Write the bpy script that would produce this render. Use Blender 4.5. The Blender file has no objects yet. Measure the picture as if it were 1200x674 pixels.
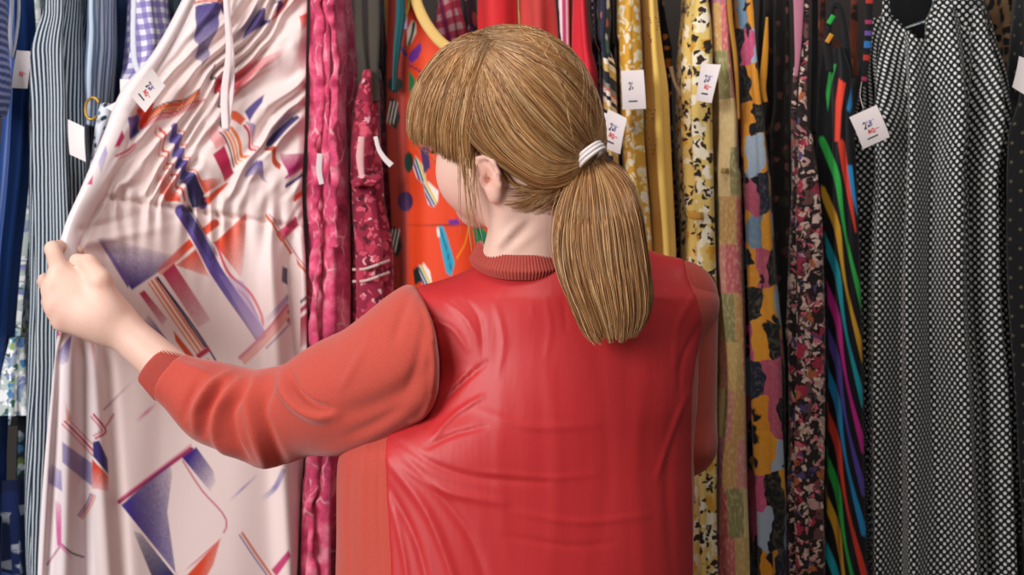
import bpy, math, random
import numpy as np
from mathutils import Vector, Matrix
random.seed(7)
RNG = np.random.default_rng(7)
SC = bpy.context.scene
COL = SC.collection

# ------------------------------------------------------------------ frame of reference
CAM_Y, CAM_Z, FPX = -1.6667, 1.40, 1666.7

def sc(Y): return 1.0 + Y / 1.6667
def P(px, py, Y):
    s = sc(Y) / 1000.0
    return np.array([(px - 600) * s, Y, CAM_Z - (py - 337) * s])
def PX(p):
    p = np.asarray(p, float)
    k = 1000.0 / (1.0 + p[..., 1] / 1.6667)
    return 600 + p[..., 0] * k, 337 - (p[..., 2] - CAM_Z) * k

def lin(h):
    if not isinstance(h, str): return tuple(h[:3])
    h = h.lstrip('#')
    c = [int(h[i:i + 2], 16) / 255 for i in (0, 2, 4)]
    return tuple(x / 12.92 if x <= .04045 else ((x + .055) / 1.055) ** 2.4 for x in c)
def rgba(h): return (*lin(h), 1.0)

def interp(x, xs, ys):
    """smooth (monotone cubic) interpolation"""
    xs = np.asarray(xs, float); ys = np.asarray(ys, float); x = np.asarray(x, float)
    if len(xs) == 1: return np.full_like(x, ys[0])
    d = np.diff(ys) / np.diff(xs)
    m = np.empty_like(ys); m[0] = d[0]; m[-1] = d[-1]
    for i in range(1, len(ys) - 1):
        m[i] = 0 if d[i - 1] * d[i] <= 0 else 2 * d[i - 1] * d[i] / (d[i - 1] + d[i])
    i = np.clip(np.searchsorted(xs, x) - 1, 0, len(xs) - 2)
    h = xs[i + 1] - xs[i]; t = np.clip((x - xs[i]) / h, 0, 1)
    return ((1 + 2 * t) * (1 - t) ** 2 * ys[i] + t * (1 - t) ** 2 * h * m[i]
            + t * t * (3 - 2 * t) * ys[i + 1] + t * t * (t - 1) * h * m[i + 1])

def noise2(x, y, seed=0):
    x = np.asarray(x, float); y = np.asarray(y, float)
    def hsh(i, j):
        n = np.sin(i * 127.1 + j * 311.7 + seed * 74.7) * 43758.5453
        return n - np.floor(n)
    xi, yi = np.floor(x), np.floor(y); fx, fy = x - xi, y - yi
    fx = fx * fx * (3 - 2 * fx); fy = fy * fy * (3 - 2 * fy)
    return ((hsh(xi, yi) * (1 - fx) + hsh(xi + 1, yi) * fx) * (1 - fy)
            + (hsh(xi, yi + 1) * (1 - fx) + hsh(xi + 1, yi + 1) * fx) * fy)
def fbm(x, y, seed=0):
    return noise2(x, y, seed) * .55 + noise2(x * 2.1, y * 2.1, seed + 1) * .3 + noise2(x * 4.3, y * 4.3, seed + 2) * .15

# ------------------------------------------------------------------ objects
def tag(o, label=None, cat=None, group=None, kind=None):
    if label: o['label'] = label
    if cat: o['category'] = cat
    if group: o['group'] = group
    if kind: o['kind'] = kind
    return o

def empty(name, loc=(0, 0, 0), label=None, cat=None, group=None):
    o = bpy.data.objects.new(name, None); COL.objects.link(o)
    o.location = [float(v) for v in loc]; o.empty_display_size = .05
    return tag(o, label, cat, group)

def mesh_obj(name, V, F, mat, parent=None, smooth=True, uv=None, col=None, label=None):
    """V (n,3) in world metres, F (m,3|4) index array or list of polygons; a child's parent is an unrotated Empty"""
    V = np.asarray(V, float)
    off = np.zeros(3)
    if parent is not None:
        off = np.array(parent.matrix_basis.translation) if parent.parent is None else np.array(parent.parent.matrix_basis.translation)
        if parent.parent is not None and parent.type == 'MESH': off = np.array(parent.parent.matrix_basis.translation)
    else:
        off = np.array([V[:, 0].mean(), V[:, 1].mean(), V[:, 2].min()])
    V = V - off
    me = bpy.data.meshes.new(name)
    if isinstance(F, np.ndarray):
        n, k = F.shape
        me.vertices.add(len(V)); me.vertices.foreach_set('co', V.ravel())
        me.loops.add(n * k); me.loops.foreach_set('vertex_index', F.ravel().astype(np.int32))
        me.polygons.add(n)
        me.polygons.foreach_set('loop_start', np.arange(0, n * k, k, dtype=np.int32))
        me.polygons.foreach_set('loop_total', np.full(n, k, dtype=np.int32))
        me.update(calc_edges=True); me.validate()
    else:
        me.from_pydata(V.tolist(), [], F)
    if smooth: me.polygons.foreach_set('use_smooth', np.ones(len(me.polygons), bool))
    if uv is not None:
        idx = np.empty(len(me.loops), np.int32); me.loops.foreach_get('vertex_index', idx)
        l = me.uv_layers.new(name='UVMap'); l.data.foreach_set('uv', np.asarray(uv, float)[idx].ravel())
    if col is not None:
        c = np.ones((len(V), 4), np.float32); c[:, :3] = col
        a = me.color_attributes.new('Col', 'FLOAT_COLOR', 'POINT'); a.data.foreach_set('color', c.ravel())
    me.update()
    o = bpy.data.objects.new(name, me); COL.objects.link(o)
    for m in (mat if isinstance(mat, (list, tuple)) else [mat]): me.materials.append(m)
    if parent is not None: o.parent = parent
    else: o.location = off.tolist()
    if label: o['label'] = label
    return o

def grid_faces(nr, nc, closed=True):
    i = np.arange(nr - 1)[:, None]; j = np.arange(nc if closed else nc - 1)[None, :]
    j2 = (j + 1) % nc
    a = i * nc + j; b = i * nc + j2
    return np.stack([a, b, b + nc, a + nc], -1).reshape(-1, 4)

def tubes(pts, rad, sides=3, up=(0.1, -1, 0.2)):
    """pts (N,K,3), rad (N,K) -> V,F of N thin tubes"""
    pts = np.asarray(pts, float); N, K, _ = pts.shape
    T = np.gradient(pts, axis=1); T /= np.linalg.norm(T, axis=2, keepdims=True) + 1e-9
    U = np.cross(T, np.array(up, float)); U /= np.linalg.norm(U, axis=2, keepdims=True) + 1e-9
    W = np.cross(U, T)
    a = np.arange(sides) * 2 * np.pi / sides + np.pi / 2
    V = (pts[:, :, None, :] + rad[:, :, None, None] * (np.cos(a)[None, None, :, None] * U[:, :, None, :] + np.sin(a)[None, None, :, None] * W[:, :, None, :]))
    f = grid_faces(K, sides)
    F = (np.arange(N)[:, None, None] * (K * sides) + f[None]).reshape(-1, 4)
    return V.reshape(-1, 3), F

def curve_pts(pts, n):
    """Catmull-Rom resample (K,d) -> (n,d)"""
    p = np.asarray(pts, float)
    q = np.vstack([2 * p[0] - p[1], p, 2 * p[-1] - p[-2]])
    seg = np.linalg.norm(np.diff(p, axis=0), axis=1); L = np.r_[0, np.cumsum(seg)]
    s = np.linspace(0, L[-1], n)
    i = np.clip(np.searchsorted(L, s, 'right') - 1, 0, len(p) - 2)
    t = ((s - L[i]) / np.maximum(seg[i], 1e-9))[:, None]
    a, b, c, d = q[i], q[i + 1], q[i + 2], q[i + 3]
    return .5 * (2 * b + (c - a) * t + (2 * a - 5 * b + 4 * c - d) * t ** 2 + (3 * b - a - 3 * c + d) * t ** 3)

def cord(name, pts3, r, mat, parent=None, sides=8, n=40, flat=1.0, **kw):
    """a round (or flattened) cord through 3-D points with closed ends"""
    c = curve_pts(pts3, n)
    rad = np.full(n, r) if np.isscalar(r) else np.interp(np.linspace(0, 1, n), np.linspace(0, 1, len(r)), r)
    rad = rad.copy(); rad[0] *= .3; rad[-1] *= .3
    V, F = tubes(c[None], rad[None], sides)
    if flat != 1.0:
        V = V.reshape(n, sides, 3); V[:, :, 1] = c[:, None, 1] + (V[:, :, 1] - c[:, None, 1]) * flat; V = V.reshape(-1, 3)
    Fl = [tuple(int(v) for v in f) for f in F] + [tuple(range(sides))[::-1], tuple(range((n - 1) * sides, n * sides))]
    return mesh_obj(name, V, Fl, mat, parent, **kw)

# ------------------------------------------------------------------ signed distance fields
class Field:
    def __init__(s, lo, hi, h):
        s.lo = np.array(lo, float); s.h = h
        s.n = np.ceil((np.array(hi) - s.lo) / h).astype(int) + 1
        s.F = np.full(s.n, 1.0, np.float32)
    def box(s, lo, hi, m):
        a = np.clip(np.floor((np.array(lo) - m - s.lo) / s.h).astype(int), 0, s.n)
        b = np.clip(np.ceil((np.array(hi) + m - s.lo) / s.h).astype(int) + 1, 0, s.n)
        return tuple(slice(x, y) for x, y in zip(a, b))
    def pts(s, sl):
        ax = [s.lo[i] + s.h * np.arange(sl[i].start, sl[i].stop) for i in range(3)]
        return np.stack(np.meshgrid(*ax, indexing='ij'), -1).astype(np.float32)
    def add(s, prim, k=.01, sub=False):
        lo, hi, fn = prim
        sl = s.box(lo, hi, k * 1.2 + 3 * s.h)
        if min(x.stop - x.start for x in sl) <= 0: return
        d = fn(s.pts(sl)); a = s.F[sl]
        s.F[sl] = smax(a, -d, k) if sub else smin(a, d, k)
    def cut(s, fn):
        sl = tuple(slice(0, n) for n in s.n)
        s.F = np.maximum(s.F, fn(s.pts(sl))).astype(np.float32)
    def mesh(s):
        return surface_nets(s.F, s.lo, s.h)

def smin(a, b, k):
    if k <= 0: return np.minimum(a, b)
    h = np.maximum(k - np.abs(a - b), 0) / k
    return np.minimum(a, b) - h * h * k * .25
def smax(a, b, k): return -smin(-a, -b, k)

def rcone(p1, r1, p2, r2):
    p1 = np.array(p1, float); p2 = np.array(p2, float)
    R = max(r1, r2)
    def fn(p):
        ba = p2 - p1; l2 = ba @ ba; rr = r1 - r2
        a2 = l2 - rr * rr; il2 = 1 / l2
        pa = p - p1; y = pa @ ba; z = y - l2
        x2 = ((pa * l2 - ba * y[..., None]) ** 2).sum(-1)
        y2 = y * y * l2; z2 = z * z * l2
        k = np.sign(rr) * rr * rr * x2
        d = (np.sqrt(np.maximum(x2 * a2 * il2, 0)) + y * rr) * il2 - r1
        d = np.where(np.sign(z) * a2 * z2 > k, np.sqrt(x2 + z2) * il2 - r2, d)
        d = np.where((np.sign(y) * a2 * y2 < k), np.sqrt(x2 + y2) * il2 - r1, d)
        return d
    return np.minimum(p1 - r1, p2 - r2), np.maximum(p1 + r1, p2 + r2), fn

def ell(c, r, R=None):
    c = np.array(c, float); r = np.array(r, float)
    R = np.eye(3) if R is None else np.array(R)      # columns: local axes in world
    e = np.sqrt(((R * r) ** 2).sum(1))
    def fn(p):
        q = (p - c) @ R
        k0 = np.sqrt(((q / r) ** 2).sum(-1)) + 1e-9; k1 = np.sqrt(((q / (r * r)) ** 2).sum(-1)) + 1e-9
        return k0 * (k0 - 1) / k1
    return c - e, c + e, fn

def surface_nets(F, lo, h):
    ins = F < 0
    nx, ny, nz = F.shape
    acc = np.zeros((nx - 1, ny - 1, nz - 1, 3), np.float32); cnt = np.zeros((nx - 1, ny - 1, nz - 1), np.float32)
    def sl(o, n): return slice(o, n - 1 + o)
    C = [(a, b, c) for a in (0, 1) for b in (0, 1) for c in (0, 1)]
    for c0 in C:
        for ax in range(3):
            if c0[ax] == 1: continue
            c1 = list(c0); c1[ax] = 1
            A = F[sl(c0[0], nx), sl(c0[1], ny), sl(c0[2], nz)]; B = F[sl(c1[0], nx), sl(c1[1], ny), sl(c1[2], nz)]
            m = (A < 0) != (B < 0)
            t = A[m] / (A[m] - B[m])
            for i in range(3):
                acc[..., i][m] += c0[i] if i != ax else t
            cnt[m] += 1
    act = cnt > 0
    idx = np.full(act.shape, -1, np.int32); idx[act] = np.arange(act.sum())
    ii = np.argwhere(act)
    V = lo + h * (ii + acc[act] / cnt[act][:, None])
    Q = []
    for ax in range(3):
        b, c = (ax + 1) % 3, (ax + 2) % 3
        s0 = [slice(None)] * 3; s1 = [slice(None)] * 3
        s0[ax] = slice(0, -1); s1[ax] = slice(1, None)
        a0 = ins[tuple(s0)]; a1 = ins[tuple(s1)]
        e = np.argwhere(a0 != a1); fl = a0[a0 != a1]
        ok = (e[:, b] > 0) & (e[:, c] > 0) & (e[:, b] < F.shape[b] - 1) & (e[:, c] < F.shape[c] - 1)
        e = e[ok]; fl = fl[ok]
        def at(db, dc):
            q = e.copy(); q[:, b] += db; q[:, c] += dc
            return idx[q[:, 0], q[:, 1], q[:, 2]]
        q = np.stack([at(-1, -1), at(0, -1), at(0, 0), at(-1, 0)], 1)
        q[~fl] = q[~fl][:, ::-1]
        Q.append(q)
    Q = np.vstack(Q)
    return V, Q[(Q >= 0).all(1)]

def vnormals(V, F):
    a = V[F[:, 2]] - V[F[:, 0]]; b = V[F[:, 3]] - V[F[:, 1]]
    n = np.cross(a, b); N = np.zeros_like(V)
    for i in range(4): np.add.at(N, F[:, i], n)
    return N / (np.linalg.norm(N, axis=1, keepdims=True) + 1e-12)
def relax(V, F, it=2, w=.5):
    for _ in range(it):
        S = np.zeros_like(V); c = np.zeros(len(V))
        for i in range(4):
            for j in (i - 1, (i + 1) % 4):
                np.add.at(S, F[:, i], V[F[:, j]]); np.add.at(c, F[:, i], 1)
        V = V * (1 - w) + w * S / np.maximum(c, 1)[:, None]
    return V
def drop_unused(V, F):
    u = np.unique(F); m = np.full(len(V), -1); m[u] = np.arange(len(u))
    return V[u], m[F]

def seg_dist(px, py, pts):
    """distance and running parameter (0..1) to a polyline"""
    pts = np.asarray(pts, float); best = np.full(np.shape(px), 1e9); par = np.zeros(np.shape(px)); side = np.zeros(np.shape(px))
    L = np.r_[0, np.cumsum(np.linalg.norm(np.diff(pts, axis=0), axis=1))]
    for i in range(len(pts) - 1):
        a, b = pts[i], pts[i + 1]; d = b - a; l2 = d @ d + 1e-9
        t = np.clip(((px - a[0]) * d[0] + (py - a[1]) * d[1]) / l2, 0, 1)
        ex = px - a[0] - t * d[0]; ey = py - a[1] - t * d[1]
        q = np.hypot(ex, ey); m = q < best
        best = np.where(m, q, best); par = np.where(m, (L[i] + t * (L[i + 1] - L[i])) / L[-1], par)
        side = np.where(m, np.sign(d[0] * ey - d[1] * ex), side)
    return best, par, side
def poly_sd(px, py, pts):
    """signed distance to a polygon (negative inside)"""
    pts = np.asarray(pts, float)
    d, _, _ = seg_dist(px, py, np.vstack([pts, pts[:1]]))
    ins = np.zeros(np.shape(px), bool)
    for i in range(len(pts)):
        (x1, y1), (x2, y2) = pts[i], pts[i - 1]
        c = ((y1 > py) != (y2 > py)) & (px < (x2 - x1) * (py - y1) / (y2 - y1 + 1e-12) + x1)
        ins ^= c
    return np.where(ins, -d, d)
def sstep(a, b, x):
    t = np.clip((x - a) / (b - a), 0, 1); return t * t * (3 - 2 * t)

# ------------------------------------------------------------------ materials
class Mat:
    def __init__(s, name):
        s.m = bpy.data.materials.new(name); s.m.use_nodes = True
        s.t = s.m.node_tree; s.b = s.t.nodes['Principled BSDF']
    def node(s, typ, ins=(), **props):
        n = s.t.nodes.new('ShaderNode' + typ)
        for k, v in props.items(): setattr(n, k, v)
        for k, v in (ins.items() if isinstance(ins, dict) else enumerate(ins)): s.put(n.inputs[k], v)
        return n
    def put(s, sock, v):
        if v is None: return
        if isinstance(v, bpy.types.NodeSocket): s.t.links.new(v, sock)
        elif isinstance(v, str): sock.default_value = rgba(v)
        else:
            try: sock.default_value = v
            except Exception: sock.default_value = (*v, 1.0)
    def math(s, op, a, b=None, c=None):
        return s.node('Math', [a, b, c], operation=op).outputs[0]
    def vmath(s, op, a, b=None):
        return s.node('VectorMath', [a, b], operation=op).outputs[0]
    def uv(s): return s.node('TexCoord').outputs['UV']
    def obj(s): return s.node('TexCoord').outputs['Object']
    def scale(s, v, k): return s.vmath('MULTIPLY', v, k if isinstance(k, tuple) else (k, k, k))
    def shift(s, v, k): return s.vmath('ADD', v, k)
    def xyz(s, v): n = s.node('SeparateXYZ', [v]); return n.outputs[0], n.outputs[1], n.outputs[2]
    def mix(s, f, a, b):
        n = s.node('Mix', data_type='RGBA'); s.put(n.inputs[0], f); s.put(n.inputs[6], a); s.put(n.inputs[7], b); return n.outputs[2]
    def noise(s, v, scale, detail=2, rough=.5):
        return s.node('TexNoise', {'Vector': v, 'Scale': scale, 'Detail': detail, 'Roughness': rough})
    def warp(s, v, scale, amt):
        n = s.noise(v, scale)
        return s.vmath('ADD', v, s.scale(s.vmath('SUBTRACT', n.outputs['Color'], (.5, .5, .5)), amt))
    def step(s, x, a, b): return s.node('MapRange', {'Value': x, 'From Min': a, 'From Max': b}, interpolation_type='SMOOTHSTEP').outputs[0]
    def ramp(s, f, stops, interp='CONSTANT'):
        n = s.node('ValToRGB', [f]); r = n.color_ramp; r.interpolation = interp
        for i, (p, c) in enumerate(stops):
            e = r.elements[i] if i < 2 else r.elements.new(p)
            e.position = p; e.color = rgba(c)
        return n.outputs[0]
    def blobs(s, base, v, color, scale, thr, dens, seed, soft=.06, edge=None):
        """scattered petals / dots: one cell in `dens` gets a blob"""
        vo = s.node('TexVoronoi', {'Vector': s.shift(v, (seed * 1.37, seed * 2.11, 0)), 'Scale': scale}, voronoi_dimensions='2D')
        r = s.xyz(vo.outputs['Color'])[0]
        m = s.math('MULTIPLY', s.step(vo.outputs['Distance'], thr + soft, thr - soft), s.math('LESS_THAN', r, dens))
        return s.mix(m, base, color)
    def stripe(s, x, period, duty, soft=.06):
        f = s.math('FRACT', s.math('DIVIDE', x, period))
        t = s.math('ABSOLUTE', s.math('SUBTRACT', f, .5))
        return s.step(t, duty / 2 + soft, duty / 2 - soft)
    def out(s, col, rough=.75, bump=None, bstr=.2, bdist=.002, sheen=.15, **kw):
        s.put(s.b.inputs['Base Color'], col); s.put(s.b.inputs['Roughness'], rough)
        s.b.inputs['Specular IOR Level'].default_value = kw.pop('spec', .25)
        s.b.inputs['Sheen Weight'].default_value = sheen; s.b.inputs['Sheen Roughness'].default_value = .5
        for k, v in kw.items(): s.put(s.b.inputs[k], v)
        if bump is not None:
            n = s.node('Bump', {'Strength': bstr, 'Distance': bdist, 'Height': bump})
            s.t.links.new(n.outputs[0], s.b.inputs['Normal'])
        return s.m

def plain(name, color, rough=.75, var=.12, nscale=60, bstr=.15, sheen=.15, **kw):
    s = Mat(name); o = s.obj()
    n = s.noise(o, nscale, 3)
    c = lin(color); c2 = tuple(max(0, x * (1 - var)) for x in c)
    return s.out(s.mix(n.outputs[0], (*c2, 1), (*c, 1)), rough, s.noise(o, 900, 2).outputs[0], bstr, .001, sheen, **kw)

def painted(name, rough=.7, **kw):
    s = Mat(name); a = s.node('VertexColor', layer_name='Col')
    return s.out(a.outputs[0], rough, s.noise(s.obj(), 1100, 2).outputs[0], .12, .001, **kw)
# ================================================================== the shopper
def build_person():
    root = empty('person', P(620, 337, .06) * np.array([1, 1, 0]),
                 'person seen from behind in red cardigan with blonde ponytail, holding out a pink dress', 'person')
    # ---------------- materials
    sk = Mat('skin'); a = sk.node('VertexColor', layer_name='Col')
    skin = sk.out(sk.mix(sk.math('MULTIPLY', sk.noise(sk.obj(), 45, 3).outputs[0], .25), a.outputs[0], '#d99a86'), .5,
                  sk.noise(sk.obj(), 400, 3).outputs[0], .08, .001, 0, spec=.35, **{'Subsurface Weight': .12, 'Subsurface Radius': (.012, .004, .002), 'Subsurface Scale': .5})
    kn = Mat('coral_knit'); o = kn.obj(); n1 = kn.noise(o, 800, 1)
    knit = kn.out(kn.mix(n1.outputs[0], '#b03d31', '#cb5647'), .85, kn.math('ADD', n1.outputs[0], kn.noise(o, 160, 2).outputs[0]), .22, .001, .3)
    rb = Mat('coral_rib'); n1 = rb.noise(rb.obj(), 700, 2)
    rib = rb.out(rb.mix(n1.outputs[0], '#a03c33', '#b34a3f'), .85, n1.outputs[0], .3, .001, .3)
    st = Mat('red_satin'); o = st.obj()
    o2 = st.scale(o, (1, 1, .12))
    satin = st.out(st.mix(st.noise(o2, 30, 3).outputs[0], '#b9282c', '#c83437'), .43,
                   st.math('ADD', st.math('MULTIPLY', st.noise(o2, 24, 3).outputs[0], 1.0), st.math('MULTIPLY', st.noise(st.scale(o, (1, 1, .5)), 1200, 1).outputs[0], .03)), .22, .006, .0, spec=.35)
    hm = Mat('hair_strand'); a = hm.node('VertexColor', layer_name='Col')
    hairm = hm.out(a.outputs[0], .38, None, sheen=0, spec=.5)
    hb = Mat('hair_base'); o = hb.obj()
    hbase = hb.out(hb.mix(hb.noise(o, 120, 3).outputs[0], '#5f4129', '#7a5736'), .5, hb.noise(o, 300, 2).outputs[0], .4, .002, 0)

    # ---------------- head frame
    yaw, pit, S = math.radians(57), math.radians(10), 1.04
    Hc = P(599, 143, .035)
    f0 = np.array([-math.sin(yaw), math.cos(yaw), 0]); up = np.array([0, 0, 1.])
    L = np.array([-math.cos(yaw), -math.sin(yaw), 0])
    f = f0 * math.cos(pit) - up * math.sin(pit); u = up * math.cos(pit) + f0 * math.sin(pit)
    rol = math.radians(13); L, u = L * math.cos(rol) - u * math.sin(rol), u * math.cos(rol) + L * math.sin(rol)
    R = np.stack([L, f, u], 1)
    W = lambda *q: Hc + S * (R @ np.array(q, float))
    def E(c, r, rot=None): return ell(W(*c), np.array(r) * S, R if rot is None else R @ rot)
    def RC(p, a, q, b): return rcone(W(*p), a * S, W(*q), b * S)

    # ---------------- body: one continuous surface
    B = Field((-.62, -.16, -.0), (.32, .48, 1.76), .0034)
    A = lambda p, k=.02, sub=False: B.add(p, k, sub)
    A(E((0, -.006, .002), (.074, .094, .087)))
    A(E((0, .030, -.03), (.061, .062, .074)), .03)
    A(E((0, .028, -.062), (.052, .055, .036)), .03)
    for s in (-1, 1):
        A(RC((s * .053, -.004, -.062), .014, (s * .012, .072, -.088), .014), .03)
        A(E((s * .036, .058, -.048), (.027, .030, .030)), .03)
        A(E((s * .03, .078, .008), (.024, .014, .008)), .015)
    A(RC((0, .078, -.085), .016, (0, .074, -.088), .014), .02)
    for s in (-1, 1):
        A(E((s * .031, .098, -.012), (.017, .016, .011)), .012, True)
    for s in (-1, 1):
        A(E((s * .031, .0745, -.013), (.0125, .0125, .0125)), .003)
        A(RC((s * .020, .085, -.005), .004, (s * .043, .075, -.006), .004), .004)   # lids
    A(RC((0, .086, -.010), .0075, (0, .104, -.043), .0105), .014)
    for s in (-1, 1): A(E((s * .0105, .096, -.047), (.008, .009, .007)), .006)
    A(RC((-.016, .083, -.064), .0045, (.016, .083, -.064), .0045), .006)
    A(RC((0, .089, -.064), .005, (0, .088, -.065), .005), .008)
    A(RC((-.013, .083, -.0715), .005, (.013, .083, -.0715), .005), .006)
    A(RC((0, .088, -.0715), .005, (0, .087, -.072), .005), .008)
    A(RC((-.018, .091, -.0678), .0016, (.018, .091, -.0678), .0018), .002, True)
    # ears
    for s in (-1, 1):
        ex, ef, eu = s * .072, -.001, -.023
        cu = -.055; es = .84
        def ep(l, f_, u_): return (ex + s * l * es, ef + f_ * es, cu + (u_ + .030) * es)
        A(E(ep(.004, 0, -.030), (.0085, .0145, .0245)), .006)
        A(E(ep(.014, .004, -.027), (.0085, .0078, .0135)), .003, True)
        A(E(ep(.006, .006, -.031), (.009, .0036, .0048)), .002, True)
        hel = [(.009, .006, -.022), (.012, .012, -.008), (.014, .006, .000), (.016, -.008, .000), (.017, -.017, -.010), (.016, -.019, -.026), (.013, -.014, -.042), (.010, -.004, -.052), (.007, .004, -.055)]
        for p, q in zip(hel[:-1], hel[1:]):
            A(RC(ep(p[0] - .003, p[1], p[2]), .0031, ep(q[0] - .003, q[1], q[2]), .0031), .003)
        A(E(ep(.006, .002, -.053), (.005, .007, .0078)), .005)
        A(RC(ep(.009, .013, -.028), .0035, ep(.008, .012, -.036), .0035), .003)
    # neck, shoulders, trunk
    nb = P(617, 325, .045)
    A(rcone(W(0, -.026, -.055), .050, nb, .048), .025)
    A(rcone(P(617, 318, .05), .047, P(617, 350, .06), .046), .03)
    A(rcone(P(598, 240, -.002), .010, P(584, 296, .014), .012), .03)            # taut neck muscle
    A(rcone(P(617, 366, .06), .036, P(505, 390, .05), .038), .04)
    A(rcone(P(617, 366, .06), .036, P(785, 362, .07), .035), .04)
    A(rcone(P(630, 420, .07), .088, P(615, 640, .06), .092), .05)
    A(rcone(P(560, 430, .07), .06, P(560, 640, .06), .06), .05)
    A(rcone(P(720, 430, .07), .06, P(690, 640, .06), .06), .05)
    A(rcone(P(615, 640, .06), .10, P(615, 760, .06), .115), .05)
    for s in (-1, 1):
        hip = np.array([.02 + s * .085, .05, .90]); kn_ = np.array([.02 + s * .09, .06, .48]); an = np.array([.02 + s * .085, .04, .09])
        A(rcone(hip, .088, kn_, .056), .04); A(rcone(kn_, .056, an, .036), .03)
        A(rcone(an + [0, .0, -.04], .032, an + [s * .015, .15, -.058], .026), .02)
    # left arm, reaching out
    sh, el, wr = P(505, 385, .05), P(302, 492, .135), P(134, 378, .170)
    A(rcone(sh, .046, el, .038), .03)
    A(rcone(el, .038, P(224, 456, .157), .030), .02); A(rcone(P(224, 456, .157), .030, wr, .0245), .02)
    hand_left(B, wr)
    # right arm: hangs, forearm forward in front of the body
    sh2, el2, wr2 = P(795, 358, .07), P(803, 500, .08), P(745, 470, .27)
    A(rcone(sh2, .036, el2, .030), .03); A(rcone(el2, .030, wr2, .025), .02)
    d = np.array([-.6, .75, .28]); d /= np.linalg.norm(d)
    across = np.array([0.1, -.25, .96]); across -= d * (across @ d); across /= np.linalg.norm(across)
    nrm = np.cross(d, across)
    pc = wr2 + d * .075
    for i in range(4):
        k = wr2 + d * (.085 - .004 * abs(i - 1)) + across * (.026 - .0175 * i)
        A(rcone(wr2 + d * .01 + across * (.010 - .007 * i), .015, k, .0105), .012)
        p = k; ln = (.038, .042, .039, .031)[i]; bend = .35
        for j, (l, r_) in enumerate(((ln, .0085), (ln * .62, .0078), (ln * .5, .007))):
            dd = d * math.cos(bend) + nrm * math.sin(bend); q = p + dd * l
            A(rcone(p, r_ + .0008, q, r_), .0035); p = q; bend += .45
    tb = wr2 + d * .025 + across * .022
    t1 = tb + d * .03 + across * .022 + nrm * .012; t2 = t1 + d * .03 + across * .004 + nrm * .012; t3 = t2 + d * .022 - across * .004 + nrm * .012
    A(rcone(tb, .014, t1, .011), .012); A(rcone(t1, .0105, t2, .009), .004); A(rcone(t2, .009, t3, .0078), .004)
    V, F = B.mesh(); V = relax(V, F, 1, .3)
    V = wrinkle(V, F, [([(622, 260), (606, 276), (588, 294)], 4, -1.9), ([(612, 258), (598, 272), (582, 290)], 5, 2.4), ([(632, 268), (614, 284), (600, 297)], 5, 1.6)])
    q = ((V - Hc) @ R) / S
    c = np.tile(np.array(lin('#eec9b8')), (len(V), 1))
    def blend(mask, h): c[:] = c * (1 - mask[:, None]) + np.array(lin(h)) * mask[:, None]
    blend(.55 * np.exp(-((np.abs(q[:, 0]) - .045) / .022) ** 2 - ((q[:, 1] - .06) / .03) ** 2 - ((q[:, 2] + .055) / .022) ** 2), '#e59a8c')
    blend(.9 * np.exp(-(q[:, 0] / .017) ** 2 - ((q[:, 1] - .092) / .012) ** 2 - ((q[:, 2] + .0678) / .008) ** 2), '#c5615c')
    ear = np.exp(-((np.abs(q[:, 0]) - .083) / .008) ** 2 - ((q[:, 1] + .00) / .022) ** 2 - ((q[:, 2] + .052) / .03) ** 2)
    blend(.45 * ear, '#e8998a')
    pxv, pyv = PX(V)
    for kx, ky in KNUCKLES: blend(.35 * np.exp(-((pxv - kx) ** 2 + (pyv - ky) ** 2) / 60.) * (pxv < 140), '#e3a08c')
    body = mesh_obj('body', V, F, skin, root, col=c)

    # eyes (irises and lashes ride on the head)
    ew = plain('eye_white', '#efe9e4', .2, 0, sheen=0); ei = plain('iris', '#4b6a78', .2, 0, sheen=0)
    for s in (-1, 1):
        fe = Field(W(s * .031, .0755, -.0135) - .02, W(s * .031, .0755, -.0135) + .02, .001)
        fe.add(E((s * .031, .0757, -.0135), (.0122, .0122, .0098)), 0)
        v, q_ = fe.mesh(); loc = ((v - Hc) @ R) / S
        eye = mesh_obj('eye', v, q_, [ew, ei], root)
        cen = loc[q_].mean(1); m = (((cen[:, 0] - s * .031) ** 2 + (cen[:, 2] + .0145) ** 2) < .0055 ** 2) & (cen[:, 1] > .08)
        eye.data.polygons.foreach_set('material_index', m.astype(np.int32))
        lp = []
        for t in np.linspace(-1, 1, 16):
            b = np.array([s * (.031 + t * .014), .0875 - .006 * t * t * (1 if t * 1 > 0 else .6) - .002 * abs(t), -.007 - .003 * t * t])
            lp.append([W(*b), W(*(b + [s * t * .002, .004, -.001])), W(*(b + [s * t * .005, .0085, .002]))])
        lp = np.array(lp); v, q_ = tubes(lp, np.tile([.0005, .0004, .00015], (16, 1)))
        mesh_obj('eyelashes', v, q_, hbase, root)
    # ---------------- hair
    bx_, by_ = PX(V); nk = (bx_ > 560) & (bx_ < 700) & (by_ > 190) & (by_ < 300) & (vnormals(V, F)[:, 1] < .1)
    global NECK; NECK = (bx_[nk], by_[nk], V[nk, 1])
    build_hair(root, W, E, RC, Hc, R, S, hairm, hbase)

    # ---------------- cardigan
    card = root
    ys = np.array([300, 330, 350, 380, 420, 470, 505, 528, 545, 570, 620, 674, 760, 860])
    xl = np.array([585, 560, 515, 503, 502, 478, 425, 400, 396, 395, 395, 394, 392, 395])
    xr = np.array([650, 740, 800, 815, 820, 818, 815, 814, 813, 813, 812, 812, 812, 806])
    bd = np.array([.05, .07, .088, .10, .11, .117, .120, .122, .123, .125, .13, .135, .14, .145])
    cy = .065
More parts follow.
